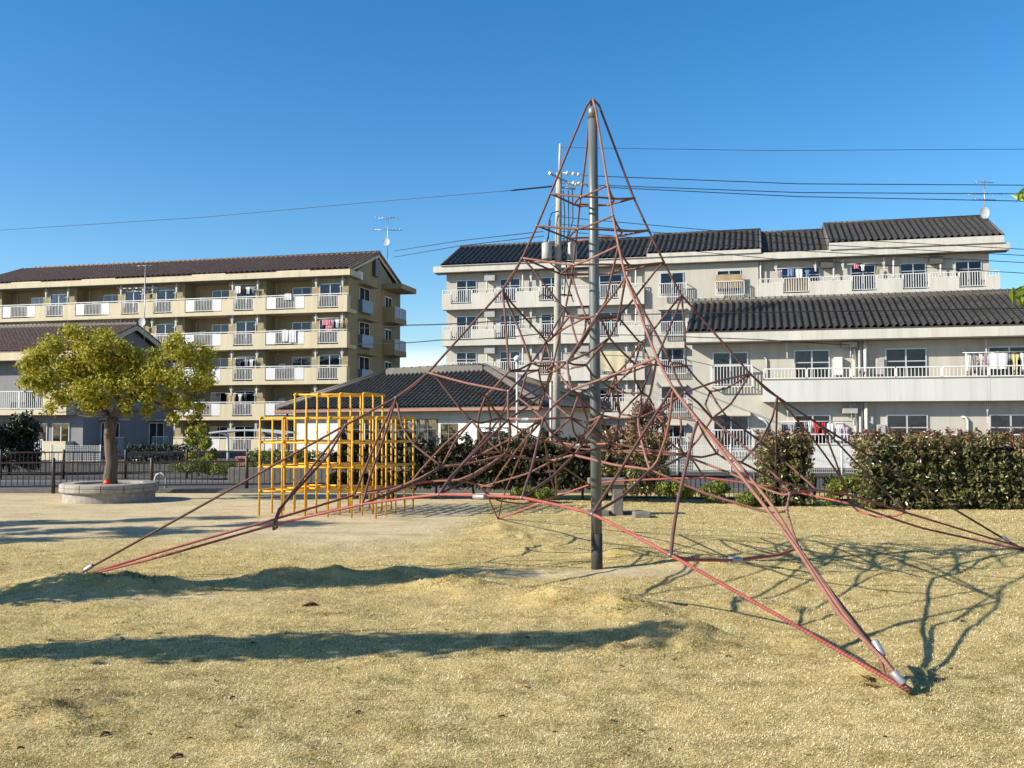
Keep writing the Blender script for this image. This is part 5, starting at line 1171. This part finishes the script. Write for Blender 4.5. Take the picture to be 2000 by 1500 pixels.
ab = at(313, 962, 28.2); o = MB().tube([(-.16, 0, -.1), (-.16, 0, .3), (-.12, 0, .42), (0, 0, .47), (.12, 0, .42), (.16, 0, .3), (.16, 0, -.1)], .035, 10).build('arch_barrier', M['trafo'], None, (ab.x, ab.y, -.1)); tag(o, 'grey arched pipe barrier on the street right of the planter', 'barrier')

# ------------------------------------------------------------------ utility pole, lamp, cables, antennas
UY = 40.; ub = at(1088, 870, UY); UP = Vector((ub.x, ub.y, 0))
up_ = empty('utility_pole', (ub.x, ub.y, -.1), 'tall concrete utility pole with transformers behind the rope tower', 'utility pole')
def ul(px, py, dy=0.): q = at(px, py, UY + dy) - UP; q.z += .1; return q
m = MB(); m.tube([ul(1086, 880), ul(1088, 700), ul(1090, 500), ul(1092, 338)], [.165, .155, .14, .12], 18); m.build('shaft', M['upole'], up_)
m = MB(); m.tube([ul(1093, 336), ul(1094, 281)], [.055, .045], 10); m.build('top_pipe', M['pipe'], up_)
m = MB(); m.tube([ul(1073, 338, -.8), ul(1122, 362, .8)], .05, 6); m.tube([ul(1098, 366), ul(1124, 369)], .045, 6); m.build('crossarm', M['steel'], up_)
for a_, b_ in (((1098, 337), (1138, 342)), ((1112, 357), (1146, 360)), ((1098, 358), (1146, 362))):
    m = MB(); q0, q1 = ul(*a_), ul(*b_); d_ = q1 - q0; m.tube([q0, q1], .02, 6)
    for t_ in (.25, .55, .8): c_ = q0 + d_ * t_; n_ = d_.normalized(); m.tube([c_ - n_ * .07, c_ - n_ * .03, c_ + n_ * .03, c_ + n_ * .07], [.04, .09, .09, .04], 10)
    m.build('insulator', M['insul'], up_)
for cxp, mt, dy_ in ((1068, 'trafo', -.25), (1117, 'trafo', .1)):
    m = MB(); top, bot = ul(cxp, 474, dy_), ul(cxp, 507, dy_); m.tube([bot, bot + (top - bot) * .06, bot + (top - bot) * .93, top], [.19, .21, .21, .17], 18)
    for k in (-.09, .09): m.tube([top + Vector((k, 0, 0)), top + Vector((k, 0, .14))], [.035, .02], 8)
    m.build('transformer', M['trafo'], up_)
m = MB()
for a_, b_ in (((1060, 503), (1118, 512)), ((1076, 480), (1110, 480)), ((1085, 575), (1118, 577)), ((1070, 578), (1090, 574)), ((1058, 648), (1090, 655))): m.tube([ul(*a_), ul(*b_)], .035, 6)
m.build('bracket', M['cable'], up_)
m = MB()
for pts in ([(1100, 372), (1103, 420), (1101, 475), (1106, 520), (1102, 580)], [(1110, 372), (1111, 440), (1104, 500), (1110, 545)], [(1118, 370), (1119, 430), (1108, 470)], [(1075, 430), (1073, 450), (1068, 474)], [(1063, 480), (1066, 500), (1072, 512), (1095, 530)], [(1092, 412), (1078, 416), (1072, 432), (1071, 470)], [(1100, 530), (1110, 560), (1120, 590)], [(1082, 585), (1060, 575), (1052, 580)]):
    m.tube([ul(*p, -.2) for p in pts], .022, 6)
m.build('jumper_wire', M['cable'], up_)
m = MB()
for py in range(400, 860, 22): q = ul(1090, py); s_ = 1 if (py // 22) % 2 else -1; m.tube([q, q + Vector((s_ * .26, -.05, 0))], .012, 5)
m.build('step_bolt', M['steel'], up_)
for px, py0, py1, rr, lab in ((1010, 703, 875, .045, 'thin grey steel lamp pole left of the utility pole'), (1076, 726, 875, .05, 'plain grey steel pole hugging the utility pole')):
    b0 = at(px, 870, 38.); e = empty('lamp_pole' if px == 1010 else 'steel_pole', (b0.x, b0.y, -.1), lab, 'pole')
    zt = at(px, py0, 38.).z; MB().tube([(0, 0, -.0), (0, 0, zt + .1)], rr, 10).build('shaft', M['pipe'], e)
    if px == 1010: MB().tube([(0, -.05, zt + .05), (0, -.05, zt + .16), (.02, -.1, zt + .26)], [.10, .14, .06], 10).build('lamp_head', M['dish'], e)
    else: MB().tube([(0, 0, zt + .1), (0, 0, zt + .16)], [.07, .03], 10).build('cap', M['pipe'], e)
def cable(label, pts, r=.012, mk='cable', sag=0.):
    P = [at(*p) for p in pts]; m = MB(); out = []
    for i in range(len(P) - 1):
        for k in range(12): t_ = k / 12; q = P[i].lerp(P[i + 1], t_); q.z -= sag * 4 * t_ * (1 - t_); out.append(q)
    out.append(P[-1]); c_ = out[0].copy(); m.tube([q - c_ for q in out], r, 6); o = m.build('power_line', M[mk], None, c_); tag(o, label, 'cable', 'overhead cables')
cable('topmost thin earth wire running right from the pipe on the utility pole', [(1096, 288, 40), (1500, 294, 38.5), (2060, 291, 37)], .011, 'cable_far')
cable('upper high voltage wire leaving the uppermost insulator to the right', [(1140, 343, 40), (1560, 359, 38.5), (2060, 362, 37)], .017)
cable('middle high voltage wire leaving the second insulator to the right', [(1146, 361, 40), (1560, 376, 38.5), (2060, 379, 37)], .017)
cable('lower high voltage wire of the upper set, running right', [(1146, 364, 40), (1560, 384, 38.5), (2060, 394, 37)], .017)
cable('thick black insulated cable sleeve left of the pole head', [(998, 372, 40.2), (1078, 364, 40)], .035)
cable('long thin wire sloping from the pole head to the left edge', [(998, 372, 40.2), (735, 394, 43), (400, 424, 46), (-40, 452, 49)], .012, 'cable_far')
cable('upper black wire from the pole to the ridge of the beige block', [(1060, 452, 40), (900, 470, 52), (770, 490, 68)], .018)
cable('lower black wire from the pole to the ridge of the beige block', [(1062, 461, 40), (900, 480, 52), (770, 502, 68)], .018)
for k, (y0, y1) in enumerate(((424, 488), (438, 500), (452, 514), (466, 535))):
    cable(('first', 'second', 'third', 'fourth')[k] + ' wire from the top of the lower bundle falling right across the pale block', [(1098, y0, 40), (1500, y0 + (y1 - y0) * .56, 38.5), (2060, y1 + 2, 37)], .014, 'cable')
cable('black telephone cable from the beige gable to the utility pole', [(640, 641, 66), (800, 635, 52), (1083, 617, 40)], .028, sag=.08)
cable('lower telephone cable from the beige gable to the utility pole', [(690, 672, 66), (860, 664, 50), (1062, 651, 40)], .024, sag=.08)
cable('black cable crossing the tiled roof of the nearer right block', [(1098, 618, 40), (1340, 612, 34), (1700, 607, 32), (2060, 601, 30)], .02, 'cable')
cable('sagging cable along the eave of the nearer right block', [(1098, 652, 40), (1260, 655, 36), (1480, 663, 34), (1660, 674, 33.5)], .016)
cable('low cable below the pale block slab line', [(1098, 690, 40), (1330, 700, 36), (1395, 715, 34.5)], .012)
def antenna(label, base, top_z, yagis, dish, lean=0.):
    e = empty('tv_antenna', base, label, 'antenna'); h = top_z - base[2]
    MB().tube([(0, 0, 0), (lean, 0, h)], .032, 8).build('mast', M['steel'], e)
    for (z, L, n_, hz, dirx) in yagis:
        m = MB(); m.bar((-L * .5, 0, h + z), (L * .5, 0, h + z + .08 * dirx), .022)
        for k in range(n_):
            x = -L * .5 + L * k / (n_ - 1); w = .34 - .2 * k / n_
            m.bar((x - w * .55, -w, h + z), (x + w * .55, w, h + z + (.04 if k % 2 else -.04)), .013)
        m.build('yagi_array', M['steel'], e)
    if dish:
        z, r_, sx_ = dish; m = MB(); rows = []
        for i in range(6):
            rr = r_ * i / 5; rows.append([(.1 * sx_ + rr * math.cos(2 * math.pi * j / 20) * .8, -.12 - .12 * (rr / r_) ** 2 * r_, h + z + rr * math.sin(2 * math.pi * j / 20)) for j in range(21)])
        m.grid(rows); m.build('dish', M['dish'], e); m = MB(); m.bar((.1 * sx_, -.12, h + z - r_), (.1 * sx_, -.45, h + z - r_ * .4), .012); m.build('feed_arm', M['steel'], e)
q = at(757, 505, 76.); antenna('television antenna with small dish on the ridge end of the beige block', (q.x, q.y, q.z), at(757, 424, 76.).z, [(-.1, 1.5, 7, 0, 1), (-1.0, 2.1, 9, 0, -1)], (-2.0, .33, -1))
q = at(1924, 432, 66.); antenna('television antenna with white dish on the ridge of the pale block', (q.x, q.y, q.z), at(1924, 352, 66.).z, [(-.1, 1.3, 6, 0, -1), (-1.0, 2.4, 11, 0, 1), (-1.3, 1.6, 8, 0, -1)], (-2.3, .42, -1))
q = at(281, 700, 57.); antenna('television antenna with dish standing on the brown roofed house', (q.x, q.y, q.z), at(282, 518, 57.).z, [(-.05, .9, 5, 0, 1), (-1.4, 2.6, 13, 0, 1), (-1.55, 1.5, 8, 0, -1)], (-3.4, .26, -1))

# ------------------------------------------------------------------ laundry
def garment(b, px, py, wpx, hpx, yl, shape, colk, label, name):
    x0, z1 = b.loc(px, py, yl); x1, _ = b.loc(px + wpx, py, yl); _, z0 = b.loc(px, py + hpx, yl); w, h = x1 - x0, z1 - z0
    m = MB(); nx, nz_ = 8, 6; ph = random.random() * 6
    def width(t_):
        if shape == 'shirt': return 1. if t_ < .3 else .66
        if shape == 'trousers': return .8 - .05 * t_
        return 1.
    rows = []
    for k in range(nz_ + 1):
        t_ = k / nz_; wv = width(t_) * (1 + .03 * math.sin(ph + k))
        rows.append([((j / nx - .5) * w * wv, .03 * math.sin(j * 1.7 + ph) * (.4 + t_) + (0.012 if shape != 'x' else 0), -h * t_ + .02 * h * math.sin(j * 1.3 + ph) * t_) for j in range(nx + 1)])
    m.grid(rows); m.grid([[(x, y + .012, z) for x, y, z in r_] for r_ in rows])
    m.tube([(-w * .35, .01, .01), (0, .01, .06 if h > .3 else .03), (w * .35, .01, .01)], .008, 5)
    p = b.world((x0 + x1) / 2, yl, z1); o = m.build(name, CL[colk], None, p); o.rotation_euler.z = b.a
    tag(o, label, 'laundry', 'laundry on the balconies')
G = [  # beige block
 (B1, 459, 559, 11, 14, .3, 'x', 'white', 'white sheet at the left of the top floor pole above the small railing', 'hanging_sheet'), (B1, 471, 561, 8, 14, .3, 'shirt', 'black', 'black shirt among white laundry on the beige block top floor', 'hanging_shirt'), (B1, 480, 561, 9, 13, .3, 'shirt', 'white', 'white shirt right of the black shirt on the top floor', 'hanging_shirt'), (B1, 490, 561, 8, 12, .3, 'shirt', 'grey', 'grey shirt at the right of the beige top floor pole', 'hanging_shirt'),
 (B1, 556, 574, 13, 12, -.05, 'x', 'white', 'white towel over the beige block top floor rail', 'hanging_towel'), (B1, 551, 645, 13, 22, -.05, 'x', 'white', 'left white towel over the fourth floor large railing', 'hanging_towel'), (B1, 565, 645, 13, 24, -.05, 'x', 'white', 'right white towel over the fourth floor large railing', 'hanging_towel'),
 (B1, 629, 625, 16, 10, .3, 'x', 'pink', 'bright pink towel at the right end of the fourth floor', 'hanging_towel'), (B1, 646, 625, 7, 16, .3, 'shirt', 'lilac', 'lilac shirt right of the bright pink towel', 'hanging_shirt'), (B1, 654, 624, 9, 16, .3, 'shirt', 'white', 'white shirt near the right end of the fourth floor pole', 'hanging_shirt'), (B1, 664, 623, 6, 16, .3, 'x', 'cream', 'cream cloth nearest the corner on the fourth floor', 'hanging_towel'), (B1, 673, 622, 5, 14, .3, 'x', 'tan', 'tan cloth at the very corner of the fourth floor', 'hanging_towel'), (B1, 625, 635, 8, 10, .25, 'shirt', 'navy', 'navy shirt below the bright pink towel', 'hanging_shirt'), (B1, 636, 636, 12, 12, .25, 'x', 'pink', 'pink and white cloth hanging lower on the fourth floor', 'hanging_towel'),
 (B1, 449, 704, 12, 9, .3, 'x', 'tan', 'tan cloth on the third floor pole of the beige block', 'hanging_towel'), (B1, 461, 706, 10, 11, .3, 'shirt', 'navy', 'navy shirt on the third floor pole of the beige block', 'hanging_shirt'), (B1, 476, 702, 9, 14, .3, 'shirt', 'grey', 'grey shirt on the third floor pole of the beige block', 'hanging_shirt'), (B1, 486, 702, 9, 14, .3, 'shirt', 'white', 'white shirt on the third floor pole of the beige block', 'hanging_shirt'),
 (B1, 443, 771, 15, 14, .3, 'x', 'tan', 'tan cloth on the second floor pole of the beige block', 'hanging_towel'), (B1, 465, 770, 8, 14, .3, 'shirt', 'white', 'white shirt on the second floor pole of the beige block', 'hanging_shirt'), (B1, 475, 771, 8, 13, .3, 'shirt', 'black', 'black shirt on the second floor pole of the beige block', 'hanging_shirt'),
 # pale block
 (A, 1399, 537, 50, 27, .0, 'x', 'tan', 'tan blanket over the guarded window of the plain wall', 'hanging_blanket'), (A, 1531, 545, 50, 25, .115, 'x', 'tan', 'tan blanket over the top floor railing below the blue cloth', 'hanging_blanket'), (A, 1172, 686, 48, 40, -.06, 'x', 'cream', 'large cream sheet over a balcony railing behind the mast', 'hanging_sheet'),
 (A, 1518, 528, 9, 16, .3, 'shirt', 'lilac', 'lilac shirt at the left of the pale block top floor', 'hanging_shirt'), (A, 1538, 526, 12, 14, .3, 'x', 'blue', 'light blue towel above the tan blanket', 'hanging_towel'), (A, 1553, 526, 14, 16, .3, 'x', 'white', 'white sheet above the tan blanket', 'hanging_sheet'), (A, 1572, 528, 10, 14, .3, 'shirt', 'blue', 'blue shirt right of the white sheet on the top floor', 'hanging_shirt'), (A, 1668, 517, 9, 8, .3, 'x', 'pink', 'small pink cloth on the right top floor pole', 'hanging_towel'), (A, 1680, 517, 10, 12, .3, 'shirt', 'white', 'white shirt beside the small pink cloth', 'hanging_shirt'), (A, 1712, 521, 7, 16, .3, 'shirt', 'tan', 'tan shirt right of the small pink cloth', 'hanging_shirt'),
 # nearer block
 (C, 1887, 694, 10, 36, .3, 'trousers', 'white', 'pair of white trousers, leftmost on the upper pole at the right', 'hanging_trousers'), (C, 1899, 694, 9, 36, .3, 'shirt', 'grey', 'grey striped shirt right of the white trousers', 'hanging_shirt'), (C, 1911, 692, 8, 36, .3, 'shirt', 'white', 'long white shirt left of the big white towel', 'hanging_shirt'), (C, 1922, 690, 6, 36, .3, 'x', 'lilac', 'narrow reddish cloth left of the big white towel', 'hanging_towel'), (C, 1930, 690, 38, 31, .28, 'x', 'white', 'big white towel in front on the upper pole at the right', 'hanging_towel'), (C, 1973, 692, 17, 38, .3, 'shirt', 'yellow', 'pale yellow shirt right of the big white towel', 'hanging_shirt'), (C, 1991, 690, 16, 36, .3, 'shirt', 'white', 'white shirt at the right edge of the picture', 'hanging_shirt'),
 (C, 1525, 829, 15, 16, .3, 'trousers', 'navy', 'pair of blue jeans at the left of the ground floor pole', 'hanging_trousers'), (C, 1541, 829, 14, 15, .3, 'trousers', 'grey', 'pair of grey trousers right of the blue jeans', 'hanging_trousers'), (C, 1560, 824, 8, 24, .3, 'shirt', 'black', 'dark shirt in the middle of the ground floor pole', 'hanging_shirt'), (C, 1570, 824, 7, 24, .3, 'shirt', 'grey', 'dark grey shirt in the middle of the ground floor pole', 'hanging_shirt'), (C, 1578, 824, 9, 25, .3, 'shirt', 'white', 'white shirt between dark and red shirts on the ground floor', 'hanging_shirt'), (C, 1589, 825, 12, 27, .3, 'shirt', 'red', 'red shirt on the ground floor pole', 'hanging_shirt'), (C, 1604, 825, 8, 24, .3, 'x', 'red', 'red towel right of the red shirt', 'hanging_towel'), (C, 1615, 827, 14, 22, .3, 'x', 'white', 'white towel right of the red towel', 'hanging_towel'), (C, 1632, 832, 12, 20, .28, 'shirt', 'white', 'small white shirt near the pipes on the ground floor', 'hanging_shirt'), (C, 1645, 834, 14, 22, .28, 'shirt', 'lilac', 'pale pink shirt at the right end of the ground floor pole', 'hanging_shirt')]
for g_ in G: garment(*g_)
for b, pxa, pxb, py, yl in ((B1, 446, 508, 557, .3), (B1, 618, 680, 622, .3), (B1, 446, 505, 700, .3), (B1, 440, 495, 769, .3), (A, 1512, 1585, 525, .3), (A, 1655, 1722, 516, .3), (C, 1880, 2010, 689, .3), (C, 1520, 1665, 823, .3)):
    x0, z0 = b.loc(pxa, py, yl); x1, z1 = b.loc(pxb, py, yl); MB().bar((x0, yl, z0), (x1, yl, z0), .016).build('drying_pole', M['white_metal'], b.root)

# ------------------------------------------------------------------ fallen leaves on the lawn
for k, (px, py, s_) in enumerate(((605, 1185, .075), (1422, 1282, .03), (340, 1092, .02), (1030, 1250, .02), (870, 1230, .018), (240, 1250, .025), (420, 1330, .02), (1880, 1215, .035), (1690, 1335, .05), (1700, 1345, .04), (150, 1360, .02), (980, 1400, .02), (1250, 1420, .018), (345, 1478, .035), (205, 1440, .03), (700, 1390, .02), *((random.randint(40, 1960), random.randint(1190, 1480), random.uniform(.012, .022)) for _ in range(26)))):
    p = gpt(px, py); p.z = gzz(p.x, p.y) + .006 - .2 * s_; a_ = random.random() * 6.28
    m = MB(); rows = [[(s_ * (i / 4 - .5) * 2, s_ * .5 * j * math.sin(math.pi * (i + .3) / 4.6), .35 * s_ * abs(j) + .25 * s_ * math.sin(i)) for j in (-1, -.5, 0, .5, 1)] for i in range(5)]
    m.grid(rows); m.grid([[(x, y, z + .002) for x, y, z in r_] for r_ in rows]); o = m.build('fallen_leaf', M['leafdry'], None, p); o.rotation_euler = (0, 0, a_)
    if k == 0: tag(o, 'largest curled brown leaf lying in front of the left mound', 'leaf', 'fallen leaves on the lawn')
    else: tag(o, 'small brown leaf fallen on the dry lawn', 'leaf', 'small fallen leaves')
